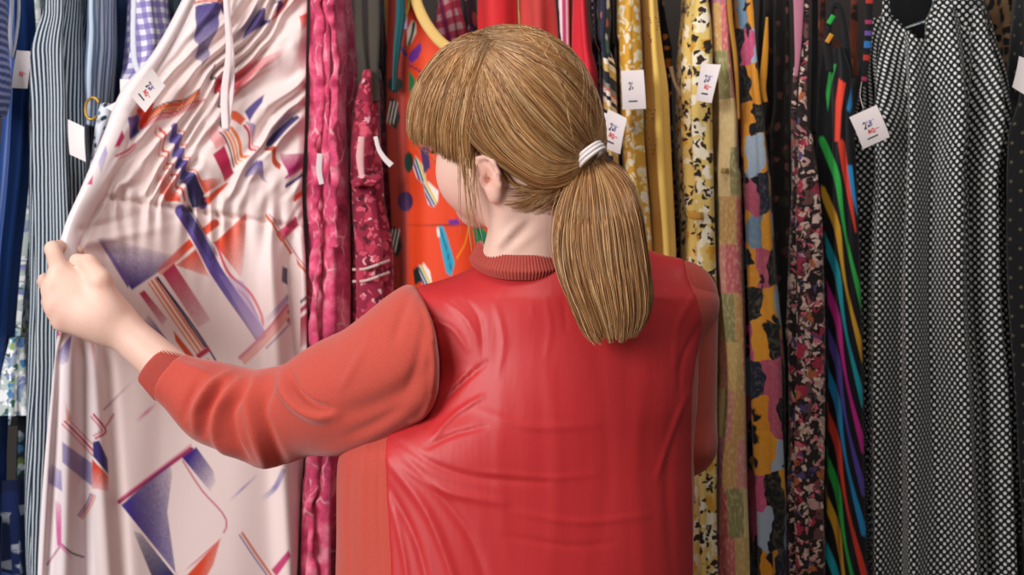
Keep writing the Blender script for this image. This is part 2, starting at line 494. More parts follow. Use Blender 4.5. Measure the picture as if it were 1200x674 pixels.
    def torso(p):
        py = 337 - (p[..., 2] - CAM_Z) * 1000 / sc(cy)
        l = (interp(py, ys, xl) - 600) * sc(cy) / 1000; r = (interp(py, ys, xr) - 600) * sc(cy) / 1000; b = interp(py, ys, bd)
        a = (r - l) / 2; x = (p[..., 0] - (l + r) / 2) / a; y = (p[..., 1] - cy) / b
        k = (np.abs(x) ** 2.15 + np.abs(y) ** 2.15 + 1e-9) ** (1 / 2.15)
        d = (k - 1) * np.minimum(a, b) * .9
        return np.maximum(d, np.maximum(.80 - p[..., 2], p[..., 2] - (CAM_Z + .05)))
    lo_t, hi_t = np.array([-.26, -.12, .78]), np.array([.28, .27, 1.47])
    T = Field(lo_t, hi_t, .003)
    T.add((lo_t, hi_t, torso), 0)
    T.add(rcone(P(612, 372, .06), .058, P(512, 384, .05), .050), .05)
    T.add(rcone(P(622, 372, .06), .058, P(700, 342, .065), .053), .05)
    T.add(rcone(P(700, 342, .065), .053, P(796, 347, .07), .044), .05)
    # neck hole
    T.add(rcone(P(617, 245, .03), .056, P(614, 280, .045), .058), .01, True)
    full = T.F.copy()
    def seamL(py): return interp(py, [250, 335, 380, 430, 470, 492, 520, 674, 900], [480, 482, 507, 513, 509, 480, 450, 458, 462])
    def seamR(py): return interp(py, [250, 320, 350, 380, 430, 470, 674, 900], [812, 815, 824, 831, 822, 817, 820, 820])
    V, F = T.mesh(); V = relax(V, F, 3)
    V = wrinkle(V, F, BACK_FOLDS, .55, .62)
    # satin back panel = a layer over the knit body, cut along the seams
    cen = V[F].mean(1); N = vnormals(V, F)
    mesh_obj('cardigan_body', V, F, knit, card)
    T.F = full - .0028
    def paneldist(p):
        py = 337 - (p[..., 2] - CAM_Z) * 1000 / sc(-.04)
        k = sc(-.04) / 1000
        return np.maximum(np.maximum((seamL(py) - 600) * k - p[..., 0], p[..., 0] - (seamR(py) - 600) * k), np.maximum(p[..., 1] - cy + .0, -(p[..., 2] - .805)))
    T.cut(paneldist)
    T.F = np.maximum(T.F, -(full + .004))
    V, F = T.mesh(); V = relax(V, F, 3)
    V = wrinkle(V, F, BACK_FOLDS, .55, .62)
    mesh_obj('back_panel', V, F, satin, card, label='smooth red satin back panel')
    # left sleeve
    Sl = Field((-.56, -.10, 1.10), (.02, .30, 1.50), .0026)
    a_ = lambda p, k=.03, sub=False: Sl.add(p, k, sub)
    # whole limb first
    a_(rcone(P(520, 414, .030), .081, P(482, 432, .032), .077), .03); a_(rcone(P(482, 432, .032), .077, P(440, 453, .050), .068), .03)
    a_(rcone(P(440, 453, .050), .068, P(400, 464, .072), .0635), .03)
    a_(rcone(P(400, 464, .072), .0635, P(312, 492, .125), .0545), .03)
    a_(rcone(P(312, 490, .125), .054, P(255, 474, .145), .046), .03)
    a_(rcone(P(255, 474, .145), .046, P(196, 440, .158), .0335), .03)
    a_(rcone(P(520, 380, .05), .046, P(500, 380, .05), .045), .04)
    sm_ = [1]
    def armcut(p):
        py = 337 - (p[..., 2] - CAM_Z) * 1000 / sc(-.03); k = sc(-.03) / 1000
        s_ = interp(py, [300, 335, 350, 380, 400, 430, 455, 475, 492, 510], [478, 483, 493, 506, 511, 514, 513, 508, 496, 470])
        return p[..., 0] - (s_ - 600) * k
    al = Sl.pts(tuple(slice(0, n) for n in Sl.n)); Sl.F += (.007 * np.clip(1 + armcut(al) / .016, 0, 1) ** 2).astype(np.float32)
    Sl.cut(armcut)
    wc = P(198, 441, .158); wd = P(150, 405, .166) - wc; wd /= np.linalg.norm(wd)
    Sl.cut(lambda p: (p - wc) @ wd.astype(np.float32))
    V, F = Sl.mesh(); V = relax(V, F, 3); V = wrinkle(V, F, SLEEVE_FOLDS, 1.5)
    slv = mesh_obj('sleeve', V, F, knit, card)
    # ribbed cuff
    def ribbed(name, c0, c1, ra, rb_, n, parent, amp=.0007, axes=None, flare=0):
        d = np.array(c1) - np.array(c0); ln = np.linalg.norm(d); d /= ln
        e1 = np.cross(d, [0, -1, .2]); e1 /= np.linalg.norm(e1); e2 = np.cross(d, e1)
        th = np.linspace(0, 2 * np.pi, n * 6, endpoint=False); rows = []
        prof = [(0, -.004), (0.0, 0), (.06, .0012), (.3, .001), (.6, .0005), (.92, .0), (1, -.0015), (1., -.005)]
        for t, dr in prof:
            rr = ra + (rb_ - ra) * t + dr + amp * np.cos(n * th) * (dr > -.003)
            rows.append(np.array(c0) + d * ln * t + rr[:, None] * (np.cos(th)[:, None] * e1 + np.sin(th)[:, None] * e2))
        v = np.vstack(rows)
        return mesh_obj(name, v, grid_faces(len(prof), n * 6), rib, parent, label=None)
    ribbed('cuff', P(204, 446, .157), P(181, 426, .161), .0335, .0300, 60, slv)
    # seam ridge round the armhole, on the back side
    # right sleeve
    Sr = Field((.14, -.08, 1.12), (.32, .36, 1.50), .0028)
    a_ = lambda p, k=.03: Sr.add(p, k)
    a_(rcone(P(797, 350, .07), .0465, P(801, 520, .075), .039), .01)
    a_(rcone(P(799, 518, .078), .039, P(755, 478, .245), .034), .015)
    def rcut(p):
        py = 337 - (p[..., 2] - CAM_Z) * 1000 / sc(.0); k = sc(.0) / 1000
        s_ = interp(py, [290, 318, 350, 380, 410, 440, 470, 480], [800, 810, 818, 826, 822, 816, 809, 790])
        near = np.clip((.10 - p[..., 1]) / .05, 0, 1)
        return np.where(py < 480, ((s_ - 600) * k - p[..., 0]) , -1.0) * near - (1 - near)
    Sr.F = np.minimum(Sr.F, 1)
    Sr.cut(rcut)
    d2 = P(745, 470, .27) - P(795, 520, .09); d2 /= np.linalg.norm(d2); w2 = P(757, 480, .235)
    Sr.cut(lambda p: (p - w2) @ d2.astype(np.float32))
    V, F = Sr.mesh(); V = relax(V, F, 3); V = wrinkle(V, F, RSLEEVE_FOLDS, .0)
    slr = mesh_obj('sleeve', V, F, knit, card)
    ribbed('cuff', w2, w2 + d2 * .03, .034, .031, 60, slr)
    # ribbed collar round the neck: a band that follows the neckline
    th = np.linspace(0, 2 * np.pi, 96 * 6, endpoint=False); rows = []
    cc = P(612, 300, .045)
    for t, dr, dz in ((0, -.004, .008), (0, -.001, .0105), (.15, .0022, .009), (.5, .0065, .001), (.85, .0105, -.0062), (1, .0128, -.0090), (1, .0130, -.0115), (1, .008, -.0195)):
        rr = .0505 + dr + .0006 * np.cos(96 * th)
        x = cc[0] + 1.0 * rr * np.cos(th); y = cc[1] + 1.08 * rr * np.sin(th)
        z = cc[2] + dz - .040 * np.clip(np.sin(th), 0, 1) ** 1.5 - .010 * np.clip(np.sin(-th), 0, 1) + .008 * np.abs(np.cos(th)) ** 3
        rows.append(np.stack([x, y, z], 1))
    mesh_obj('collar', np.vstack(rows), grid_faces(8, 96 * 6), rib, card)
    # seams: thin stitched welts along armhole and side
    def welt(pts, depth, name='seam'):
        pts = curve_pts(pts, 40); out = []
        for x, y in pts: out.append(ray_hit(x, y, V3, F3))
        return out
    # trousers and shoes, below the frame
    tr = plain('dark_trousers', '#23242b', .8)
    Tf = Field((-.16, -.12, .06), (.22, .24, .98), .006)
    for s in (-1, 1):
        hip = np.array([.02 + s * .085, .05, .90]); kn_ = np.array([.02 + s * .09, .06, .48]); an = np.array([.02 + s * .085, .04, .12])
        Tf.add(rcone(hip, .098, kn_, .068), .03); Tf.add(rcone(kn_, .068, an, .058), .03)
    Tf.add(rcone(np.array([-.05, .05, .93]), .11, np.array([.09, .05, .93]), .11), .04)
    Tf.cut(lambda p: np.maximum(.085 - p[..., 2], p[..., 2] - .97))
    V, F = Tf.mesh(); mesh_obj('trousers', V, F, tr, root)
    for s in (-1, 1):
        Fs = Field((.02 + s * .095 - .07, -.06, -.002), (.02 + s * .095 + .07, .27, .13), .004)
        an = np.array([.02 + s * .085, .04, .05])
        Fs.add(rcone(an + [0, -.005, 0], .043, an + [s * .016, .155, -.012], .034), .02); Fs.add(rcone(an, .044, an + [0, 0, .05], .045), .02)
        Fs.cut(lambda p: np.maximum(.002 - p[..., 2], p[..., 2] - .10))
        V, F = Fs.mesh(); mesh_obj('shoe', V, F, tr, root)
    return root

def wrinkle(V, F, folds, gain=1.0, ws=1.0):
    """raise or sink cloth along drawn fold lines, on the side turned to the shop"""
    N = vnormals(V, F); px, py = PX(V)
    h = np.zeros(len(V))
    for pts, w, hh in folds:
        pts = np.array(pts, float); w = w * ws
        lo = pts.min(0) - 4 * w; hi = pts.max(0) + 4 * w
        m = (px > lo[0]) & (px < hi[0]) & (py > lo[1]) & (py < hi[1])
        if not m.any(): continue
        pts = curve_pts(pts, 24)
        d, t, _ = seg_dist(px[m], py[m], pts)
        e = np.sin(np.pi * np.clip(t * .9 + .05, 0, 1)) ** .6
        h[m] += hh * .001 * gain * np.exp(-(d / w) ** 2) * e
    return V + N * (h * np.clip(-N[:, 1] * 1.6 + .2, 0, 1))[:, None]

BACK_FOLDS = [
    ([(500, 500), (520, 470), (545, 445), (570, 425)], 5, -5), ([(508, 512), (535, 485), (565, 465)], 5, 5),
    ([(512, 480), (530, 455), (550, 435)], 4, 4), ([(500, 525), (530, 510), (570, 500)], 5, -4),
    ([(470, 520), (510, 545), (560, 560), (640, 565)], 7, -3.5), ([(470, 545), (520, 575), (590, 590)], 8, 4),
    ([(455, 540), (500, 600), (530, 674), (545, 740)], 9, 6), ([(455, 570), (485, 630), (505, 700)], 7, -5),
    ([(462, 600), (475, 660), (480, 720)], 6, 4), ([(470, 530), (545, 620), (575, 700)], 9, -4),
    ([(560, 553), (640, 560), (700, 556)], 5, 2), ([(600, 600), (680, 612), (760, 604)], 6, 2), ([(590, 628), (670, 640), (720, 636)], 6, -1.8),
    ([(640, 430), (652, 520), (648, 674)], 14, 1.6), ([(700, 400), (712, 540), (700, 674)], 16, -1.5), ([(755, 420), (745, 540), (752, 674)], 15, 1.8),
    ([(590, 440), (585, 560), (598, 674)], 15, 1.4), ([(790, 480), (782, 560), (788, 674)], 10, -2.4), ([(806, 460), (790, 500), (770, 560)], 6, 3),
    ([(520, 350), (545, 372), (560, 400)], 6, 3), ([(540, 345), (562, 375), (566, 420)], 5, -2.6), ([(505, 375), (530, 385), (548, 410)], 5, 2.6),
    ([(580, 352), (590, 400), (583, 440)], 6, 2), ([(815, 345), (795, 380), (790, 430)], 6, 3), ([(820, 380), (800, 420), (796, 460)], 5, -3),
    ([(640, 350), (645, 385), (640, 420)], 4, 1.6), ([(660, 348), (664, 390)], 4, -1.4), ([(622, 350), (625, 372)], 3, 1.2),
    ([(430, 500), (425, 590), (428, 674)], 7, 4), ([(412, 530), (408, 600), (412, 674)], 5, -4), ([(445, 520), (443, 600), (447, 674)], 4, -3),
    ([(560, 480), (620, 500), (700, 498)], 8, 2), ([(690, 330), (740, 318), (790, 325)], 7, -1.8), ([(760, 345), (790, 352)], 6, 1.8),
]
SLEEVE_FOLDS = [
    ([(330, 442), (336, 462), (352, 478), (372, 488), (392, 487)], 7, 6), ([(338, 437), (345, 458), (362, 474), (384, 480)], 4.5, -8),
    ([(300, 445), (292, 475), (300, 510), (310, 545)], 7, 7), ([(318, 448), (308, 480), (318, 515), (332, 545)], 6, -6),
    ([(290, 452), (270, 480), (272, 515), (290, 545)], 6, -8), ([(280, 448), (258, 478), (255, 510), (268, 535)], 6, 7),
    ([(262, 450), (244, 480), (240, 508)], 5, -6), ([(250, 448), (232, 475), (228, 505)], 5, 5), ([(235, 445), (222, 468), (216, 490)], 5, -3.5),
    ([(268, 437), (250, 452), (232, 480)], 5, 4), ([(205, 425), (225, 432), (245, 440)], 5, 3),
    ([(392, 487), (430, 478), (470, 460), (500, 430)], 12, -4), ([(350, 545), (400, 525), (450, 500), (495, 470)], 9, 3),
    ([(430, 400), (415, 430), (400, 455)], 6, 2), ([(480, 345), (470, 370), (462, 400)], 6, -2.5), ([(497, 380), (490, 420), (478, 455)], 6, -2),
    ([(505, 400), (508, 430), (505, 465)], 3, 2.5), ([(495, 355), (503, 378), (508, 400)], 3, 2.5), ([(505, 465), (494, 487), (482, 494)], 3, 2.5),
    ([(470, 480), (440, 497), (410, 510)], 6, -3),
]
RSLEEVE_FOLDS = [([(842, 430), (825, 450), (815, 480)], 6, 4), ([(845, 460), (828, 475), (818, 505)], 5, -4), ([(842, 500), (826, 520), (815, 545)], 6, 4),
                 ([(838, 380), (836, 410), (826, 440)], 5, -3), ([(834, 530), (820, 548), (812, 575)], 6, -4)]
KNUCKLES = [(62, 300), (54, 336), (60, 360), (72, 380), (102, 307), (120, 335)]

def hand_left(B, wr):
    A = lambda p, k=.012, sub=False: B.add(p, k, sub)
    mcp = [P(70, 318, .155), P(61, 339, .150), (P(64, 360, .150)), P(73, 378, .156)]
    base = [P(122, 357, .163), P(118, 366, .160), P(117, 376, .161), P(118, 384, .165)]
    for m, b, r0, r1 in zip(mcp, base, (.019, .0185, .0175, .0165), (.0135, .0135, .0128, .0118)):
        A(rcone(b, r0, m, r1), .02)
    A(rcone(wr, .0245, P(112, 368, .163), .0225), .02)
    fingers = [
        [mcp[0], P(62, 292, .185), P(76, 288, .215), P(92, 294, .222)],
        [mcp[1], P(54, 330, .192), P(68, 326, .226), P(90, 330, .224)],
        [mcp[2], P(58, 354, .192), P(72, 350, .226), P(93, 353, .222)],
        [mcp[3], P(69, 376, .190), P(81, 373, .218), P(96, 375, .214)],
    ]
    rad = [(.0125, .0105, .0092, .0078), (.0125, .0108, .0094, .008), (.012, .0102, .009, .0076), (.0112, .0092, .008, .007)]
    for fg, rr in zip(fingers, rad):
        for i in range(3): A(rcone(fg[i], rr[i], fg[i + 1], rr[i + 1]), .0045)
    th = [P(126, 362, .158), P(117, 328, .150), P(104, 309, .158), P(90, 305, .170)]
    tr = (.019, .0145, .0118, .0092)
    for i in range(3): A(rcone(th[i], tr[i], th[i + 1], tr[i + 1]), .012 if i == 0 else .005)

# ------------------------------------------------------------------ hair
def build_hair(root, W, E, RC, Hc, R, S, hairm, hbase):
    env = [E((0, -.002, .006), (.086, .098, .100)), E((0, .035, .020), (.074, .078, .070)), E((0, .07, .002), (.062, .042, .050)),
           E((0, -.043, -.040), (.066, .051, .060))]
    def sdf(p):
        d = env[0][2](p)
        for e in env[1:]: d = smin(d, e[2](p), .03)
        return d
    cam = np.array([0, CAM_Y, CAM_Z])
    def hit(px, py):
        """first meeting of the lines of sight with the hair volume, or the closest approach"""
        px = np.asarray(px, float); py = np.asarray(py, float)
        d = np.stack([(px - 600) / FPX, np.ones_like(px), -(py - 337) / FPX], -1)
        d /= np.linalg.norm(d, axis=-1, keepdims=True)
        t = np.full(px.shape, 1.35); best = np.full(px.shape, 1e9); bt = t.copy()
        for _ in range(70):
            s = sdf(cam + d * t[..., None]); m = s < best
            best = np.where(m, s, best); bt = np.where(m, t, bt)
            t = t + np.clip(s, .0, .05) * .8 + (np.abs(s) < 4e-4) * 0
            t = np.where(t > 2.1, 2.1, t)
        p = cam + d * bt[..., None]
        # pull misses onto the surface
        e = 1e-3
        for _ in range(3):
            s = sdf(p); g = np.stack([sdf(p + np.eye(3)[i] * e) - s for i in range(3)], -1) / e
            p = p - g * np.where(np.abs(s) > 1e-3, s, 0)[..., None]
        s = sdf(p); g = np.stack([sdf(p + np.eye(3)[i] * e) - s for i in range(3)], -1); g /= np.linalg.norm(g, axis=-1, keepdims=True) + 1e-9
        return p, g
    # scalp cap
    lo = Hc - .17; hi = Hc + .17
    H = Field(lo, hi, .003)
    for e in env: H.add(e, .03)
    def skull(p):
        q = ((p - Hc) @ R.astype(np.float32)) / S
        hair_low = np.interp(q[..., 1], [-.12, -.085, -.045, -.028, .0, .03, .075, .09, .13], [-.105, -.098, -.075, -.012, -.004, .004, .01, .024, .024])
        # the sideburn region stays free of cap
        return hair_low - q[..., 2]
    H.F += .004
    H.cut(skull)
    V, F = H.mesh(); V = relax(V, F, 2)
    hair = mesh_obj('hair', V, F, hbase, root, label='golden blonde hair pulled back from the crown')

    pal = np.array([lin(h) for h in ('#8f5f38', '#a97848', '#bf8f5b', '#d3ab78', '#e2c294', '#7a5030')])
    wts = np.array([.18, .26, .25, .16, .07, .08])
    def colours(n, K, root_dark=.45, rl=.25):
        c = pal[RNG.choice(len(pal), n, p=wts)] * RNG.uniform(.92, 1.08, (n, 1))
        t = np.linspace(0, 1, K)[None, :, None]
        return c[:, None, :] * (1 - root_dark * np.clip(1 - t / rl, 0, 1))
    def strands(fams, n, K, lift=(0.000, .004), r=.0006, jit=1.6, spread=1.0, project=True, name='hair_strands'):
        """fams: neighbouring guide polylines in image px; strands are blends of neighbours"""
        G = np.array([curve_pts(g, K) for g in fams])                   # (g,K,2)
        s = RNG.uniform(0, len(fams) - 1, n); i = np.minimum(s.astype(int), len(fams) - 2); t = (s - i)
        # lock strands into clumps
        cl = np.round(s * 16) / 16 + 0; t2 = np.clip(np.where(RNG.random(n) < .65, .45 * s + .55 * cl, s), 0, len(fams) - 1.001)
        i2 = t2.astype(int)
        w = np.linspace(0, 1, K)[None, :]
        sv = s[:, None] * (1 - w) + t2[:, None] * w
        iv = np.minimum(sv.astype(int), len(fams) - 2); tv = sv - iv
        kk = np.arange(K)[None, :]
        p = G[iv, kk] * (1 - tv[..., None]) + G[np.minimum(iv + 1, len(fams) - 1), kk] * tv[..., None]
        ph = RNG.uniform(0, 6.28, (n, 1)); am = RNG.normal(0, jit, (n, 1))
        off = am * np.sin(w * RNG.uniform(2, 5, (n, 1)) + ph)
        tan = np.gradient(p, axis=1); tan /= np.linalg.norm(tan, axis=2, keepdims=True) + 1e-9
        p = p + off[..., None] * np.stack([-tan[..., 1], tan[..., 0]], -1)
        return p, sv
    crown = (556, 50)
    fringe = [
        [(556, 50), (530, 50), (503, 74), (485, 112), (480, 140), (483, 158)],
        [(556, 52), (533, 58), (508, 86), (492, 124), (487, 150), (489, 167)],
        [(557, 53), (540, 66), (518, 98), (504, 138), (503, 172)],
        [(558, 54), (548, 74), (532, 110), (522, 148), (522, 184)],
        [(559, 55), (553, 80), (545, 116), (538, 158), (540, 193)],
        [(560, 56), (558, 86), (554, 124), (550, 160), (555, 196)],
    ]
    sweep = [
        [(559, 55), (552, 84), (546, 122), (550, 152), (566, 173), (594, 194), (632, 216), (668, 211), (690, 188)],
        [(560, 56), (560, 88), (562, 126), (574, 158), (600, 187), (640, 208), (690, 187)],
        [(562, 56), (572, 88), (586, 124), (612, 164), (650, 192), (690, 186)],
        [(564, 55), (586, 82), (610, 116), (642, 152), (668, 176), (691, 185)],
        [(567, 53), (600, 76), (634, 106), (664, 140), (683, 166), (692, 184)],
        [(571, 50), (612, 64), (652, 92), (682, 128), (695, 158), (695, 183)],
        [(574, 45), (618, 48), (662, 72), (692, 106), (705, 142), (700, 180)],
        [(576, 39), (620, 36), (666, 54), (697, 92), (708, 134), (704, 178)],
    ]
    nape = [
        [(590, 200), (604, 216), (634, 224), (668, 212), (690, 190)],
        [(590, 218), (606, 234), (638, 234), (668, 218), (690, 193)],
        [(594, 228), (614, 244), (644, 240), (670, 222), (692, 196)],
        [(606, 238), (628, 250), (652, 244), (674, 224), (694, 198)],
    ]
    allP, allR, allC = [], [], []
    def onto(p):
        for _ in range(4):
            s_ = sdf(p); g = np.stack([sdf(p + np.eye(3)[i] * 1e-3) - s_ for i in range(3)], -1); g /= np.linalg.norm(g, axis=-1, keepdims=True) + 1e-9
            p = p - g * s_[..., None]
        return p, g
    def lay(fams, n, K, r0, lift, jit, rd=.4, rl=.2, mirror=True, rag=0, over=False, scat=True):
        p, sv = strands(fams, n, K, jit=jit)
        if scat:
            p = p + (RNG.normal(0, 1, (n, 1, 2)) * np.array([9, 4])) * ((1 - np.linspace(0, 1, K)) ** 3)[None, :, None]
        if rag:
            ln = 1 - rag * RNG.random((n, 1)) ** 1.5
            ww = np.linspace(0, 1, K)[None] * ln * (K - 1); i0 = np.minimum(ww.astype(int), K - 2); fr = (ww - i0)[..., None]; ar = np.arange(n)[:, None]
            p = p[ar, i0] * (1 - fr) + p[ar, i0 + 1] * fr
        q, g = hit(p[..., 0], p[..., 1])
        if over:
            l = (q - Hc) @ R; l[..., 0] *= RNG.uniform(-1, 1, (n, 1)); q, g = onto(l @ R.T + Hc)
        lf = RNG.uniform(*lift, (n, 1)); t = np.linspace(0, 1, K)[None]
        clump = .0016 * (np.sin(sv * 23 + 2 * np.sin(sv * 7)) * .7 + .5 * np.sin(sv * 71 + 1))
        q = q + g * (lf + clump * np.sin(np.pi * np.clip(t * 1.1, 0, 1)))[..., None]
        rad = r0 * RNG.uniform(.6, 1.25, (n, 1)) * (1 - .75 * np.clip((t - .85) / .15, 0, 1)) * (1 - .4 * np.clip(1 - t / .1, 0, 1))
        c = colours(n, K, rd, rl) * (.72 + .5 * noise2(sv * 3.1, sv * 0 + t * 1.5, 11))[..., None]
        allP.append(q); allR.append(rad); allC.append(c)
        if mirror:
            k = RNG.random(n) < .6
            l = ((q[k] - Hc) @ R); l[..., 0] *= -1
            allP.append(l @ R.T + Hc); allR.append(rad[k]); allC.append(c[k])
    K = 18
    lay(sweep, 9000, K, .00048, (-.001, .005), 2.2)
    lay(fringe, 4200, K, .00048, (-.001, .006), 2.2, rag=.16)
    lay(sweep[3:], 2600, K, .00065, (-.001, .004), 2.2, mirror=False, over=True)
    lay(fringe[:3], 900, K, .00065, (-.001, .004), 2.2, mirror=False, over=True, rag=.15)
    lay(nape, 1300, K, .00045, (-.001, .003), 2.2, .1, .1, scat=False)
    V = []; Fs = []; C = []; off = 0
    for q, r_, c in zip(allP, allR, allC):
        v, f_ = tubes(q, r_, 3); V.append(v); Fs.append(f_ + off); off += len(v)
        C.append(np.repeat(c.reshape(-1, 3), 3, 0))
    mesh_obj('hair_strands', np.vstack(V), np.vstack(Fs), hairm, hair, col=np.vstack(C))['kind'] = 'stuff'
    # loose wisps before the ear and at the nape
    def wisps(groups, r=.00042):
        V = []; Fs = []; C = []; off = 0
        for pts, n, sp in groups:
            g = np.array(pts, float); base = curve_pts(g, 16)
            q = np.repeat(base[None], n, 0)
            w = np.linspace(0, 1, 16)[None, :]
            q[..., 0] += RNG.normal(0, sp, (n, 1)) * (.3 + w) + RNG.normal(0, .8, (n, 1)) * np.sin(w * 7 + RNG.uniform(0, 6, (n, 1)))
            q[..., 1] *= 1.0
            ln = RNG.uniform(.72, 1.0, (n, 1)); 
            q = np.stack([np.stack([np.interp(w[0] * ln[i, 0], w[0], q[i, :, k]) for k in range(3)], -1) for i in range(n)])
            Y = q[..., 2] + RNG.normal(0, .003, (n, 1)) * w
            s = sc(Y) / 1000
            p = np.stack([(q[..., 0] - 600) * s, Y, CAM_Z - (q[..., 1] - 337) * s], -1)
            rad = np.full((n, 16), r) * (1 - .8 * w ** 3)
            v, f_ = tubes(p, rad, 3); V.append(v); Fs.append(f_ + off); off += len(v)
            C.append(np.repeat(colours(n, 16, .1, .1).reshape(-1, 3), 3, 0))
        return np.vstack(V), np.vstack(Fs), np.vstack(C)
    y0 = float(hit(np.array([552.]), np.array([185.]))[0][0, 1])
    v, f_, c = wisps([([(545, 165, y0 - .003), (545, 195, y0 - .004), (547, 228, y0 + .0), (551, 262, y0 + .01), (556, 300, y0 + .012)], 16, 4.2),
                      ([(556, 170, y0 - .003), (556, 198, y0 - .005), (557, 232, y0 - .004), (562, 270, y0 + .008)], 12, 5),
                      ([(540, 180, y0 - .003), (542, 205, y0 - .004), (545, 232, y0 + .002)], 12, 4)])
    # fine short hair swept up from the nape
    bx_, by_, bY = NECK; n = 300
    x0 = RNG.uniform(590, 664, n); y0_ = 224 + 28 * RNG.random(n) ** 1.3 + .12 * (x0 - 630); ln = RNG.uniform(.35, .8, n)
    t = np.linspace(0, 1, 8)[None]
    qx = x0[:, None] + (690 - x0)[:, None] * ln[:, None] * t + RNG.normal(0, 1.5, (n, 1)) * t; qy = y0_[:, None] + (194 - y0_)[:, None] * ln[:, None] * t ** 1.2 + 4 * np.sin(t * 3)
    Yq = np.empty_like(qx)
    for a in range(n):
        for b in range(8):
            d_ = (bx_ - qx[a, b]) ** 2 + (by_ - qy[a, b]) ** 2; k_ = np.argpartition(d_, 6)[:6]; Yq[a, b] = bY[k_].min()
    Yq -= .0012 + .004 * t * RNG.random((n, 1))
    s_ = sc(Yq) / 1000; pq = np.stack([(qx - 600) * s_, Yq, CAM_Z - (qy - 337) * s_], -1)
    v2, f2 = tubes(pq, np.full((n, 8), .00032) * (1 - .6 * np.abs(t - .6)), 3)
    f_ = np.vstack([f_, f2 + len(v)]); v = np.vstack([v, v2]); c = np.vstack([c, np.repeat(colours(n, 8, .1, .1).reshape(-1, 3), 3, 0)])
    o_ = mesh_obj('loose_wisps', v, f_, hairm, hair, col=c); o_['kind'] = 'stuff'
    # ---------------- ponytail
    tie = hit(np.array([692.]), np.array([184.]))[0][0]
    gp = [
        [(684, 192), (668, 216), (655, 250), (650, 288), (655, 318), (668, 350), (684, 384), (694, 398)],
        [(687, 192), (676, 220), (668, 256), (667, 296), (674, 332), (688, 366), (700, 398), (706, 404)],
        [(690, 190), (688, 222), (687, 262), (690, 302), (698, 340), (708, 374), (716, 402)],
        [(694, 189), (703, 222), (709, 264), (714, 306), (720, 344), (724, 376), (724, 404)],
        [(698, 188), (717, 220), (729, 262), (735, 304), (740, 342), (742, 374), (736, 400)],
        [(702, 188), (728, 214), (742, 252), (750, 296), (756, 336), (757, 366), (748, 392)],
        [(705, 187), (733, 208), (748, 244), (756, 288), (761, 328), (760, 356), (753, 376)],
    ]
    V = []; Fs = []; C = []; off = 0
    for layer, (n, dY, rr) in enumerate(((2600, .0, .0005), (1800, .016, .0005), (1000, .032, .0006))):
        p, sv = strands(gp, n, 20, jit=2.2)
        w = np.linspace(0, 1, 20)[None]
        ln = (1.0 if layer else 1.03) - .14 * RNG.random((n, 1)) ** 1.6 - .10 * noise2(sv[:, :1] * 5, sv[:, :1] * 0, 5)
        ww = np.clip(w * ln, 0, 1) * 19; i0 = np.minimum(ww.astype(int), 18); fr = (ww - i0)[..., None]
        ar = np.arange(n)[:, None]; p = p[ar, i0] * (1 - fr) + p[ar, i0 + 1] * fr
        uu = sv / (len(gp) - 1) * 2 - 1
        cyl = np.sqrt(np.clip(1 - uu ** 2, 0, 1))
        Yc = np.interp(w, [0, .12, .35, .7, 1], [tie[1] + .004, tie[1] - .02, -.078, -.088, -.086])
        thick = np.interp(w, [0, .15, .5, .85, 1], [.010, .022, .030, .024, .014])
        Y = Yc + thick - cyl * thick * 1.25 + dY * np.interp(w, [0, .2, 1], [.3, 1, .7]) * cyl + .0022 * (np.sin(sv * 22 + 2 * np.sin(sv * 5)) * .7 + .4 * np.sin(sv * 63)) * np.sin(np.pi * w) + RNG.normal(0, .0012, (n, 1))
        s = sc(Y) / 1000
        q = np.stack([(p[..., 0] - 600) * s, Y, CAM_Z - (p[..., 1] - 337) * s], -1)
        rad = rr * RNG.uniform(.7, 1.3, (n, 1)) * (1 - .7 * np.clip((w - .85) / .15, 0, 1))
        v, f_ = tubes(q, rad, 3); V.append(v); Fs.append(f_ + off); off += len(v)
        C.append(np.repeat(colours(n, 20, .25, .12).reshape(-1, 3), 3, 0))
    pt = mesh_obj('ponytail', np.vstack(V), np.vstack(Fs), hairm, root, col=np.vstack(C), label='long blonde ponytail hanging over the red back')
    pt['kind'] = 'stuff'
    # white elastic hair tie: three turns
    wt = plain('white_elastic', '#e6dcda', .7, .1, 300)
    ax = np.array([.60, -.16, -.78]); ax /= np.linalg.norm(ax)
    e1 = np.array([.76, 0, .65]); e1 -= ax * (e1 @ ax); e1 /= np.linalg.norm(e1); e2 = np.cross(ax, e1)
    th = np.linspace(0, 2 * np.pi, 40, endpoint=False); ph = np.linspace(0, 2 * np.pi, 10, endpoint=False)
    vs, fs = [], []
    tc = P(691, 182, tie[1] - .009)
    for k in range(3):
        c0 = tc + ax * (k - 1) * .0042
        rr = .0162 + .0006 * (k == 1)
        ring = np.stack([c0 + (rr * np.cos(t) * 1.12) * e1 + rr * .95 * np.sin(t) * e2 + .0024 * (math.cos(a) * (math.cos(t) * e1 + math.sin(t) * e2) + math.sin(a) * ax) for t in th for a in ph])
        f_ = grid_faces(40, 10); f_ = np.vstack([f_, np.stack([390 + np.arange(10), 390 + (np.arange(10) + 1) % 10, (np.arange(10) + 1) % 10, np.arange(10)], 1)])
        vs.append(ring); fs.append(f_ + 400 * k)
    mesh_obj('hair_tie', np.vstack(vs), np.vstack(fs), wt, root, label='white elastic hair tie')
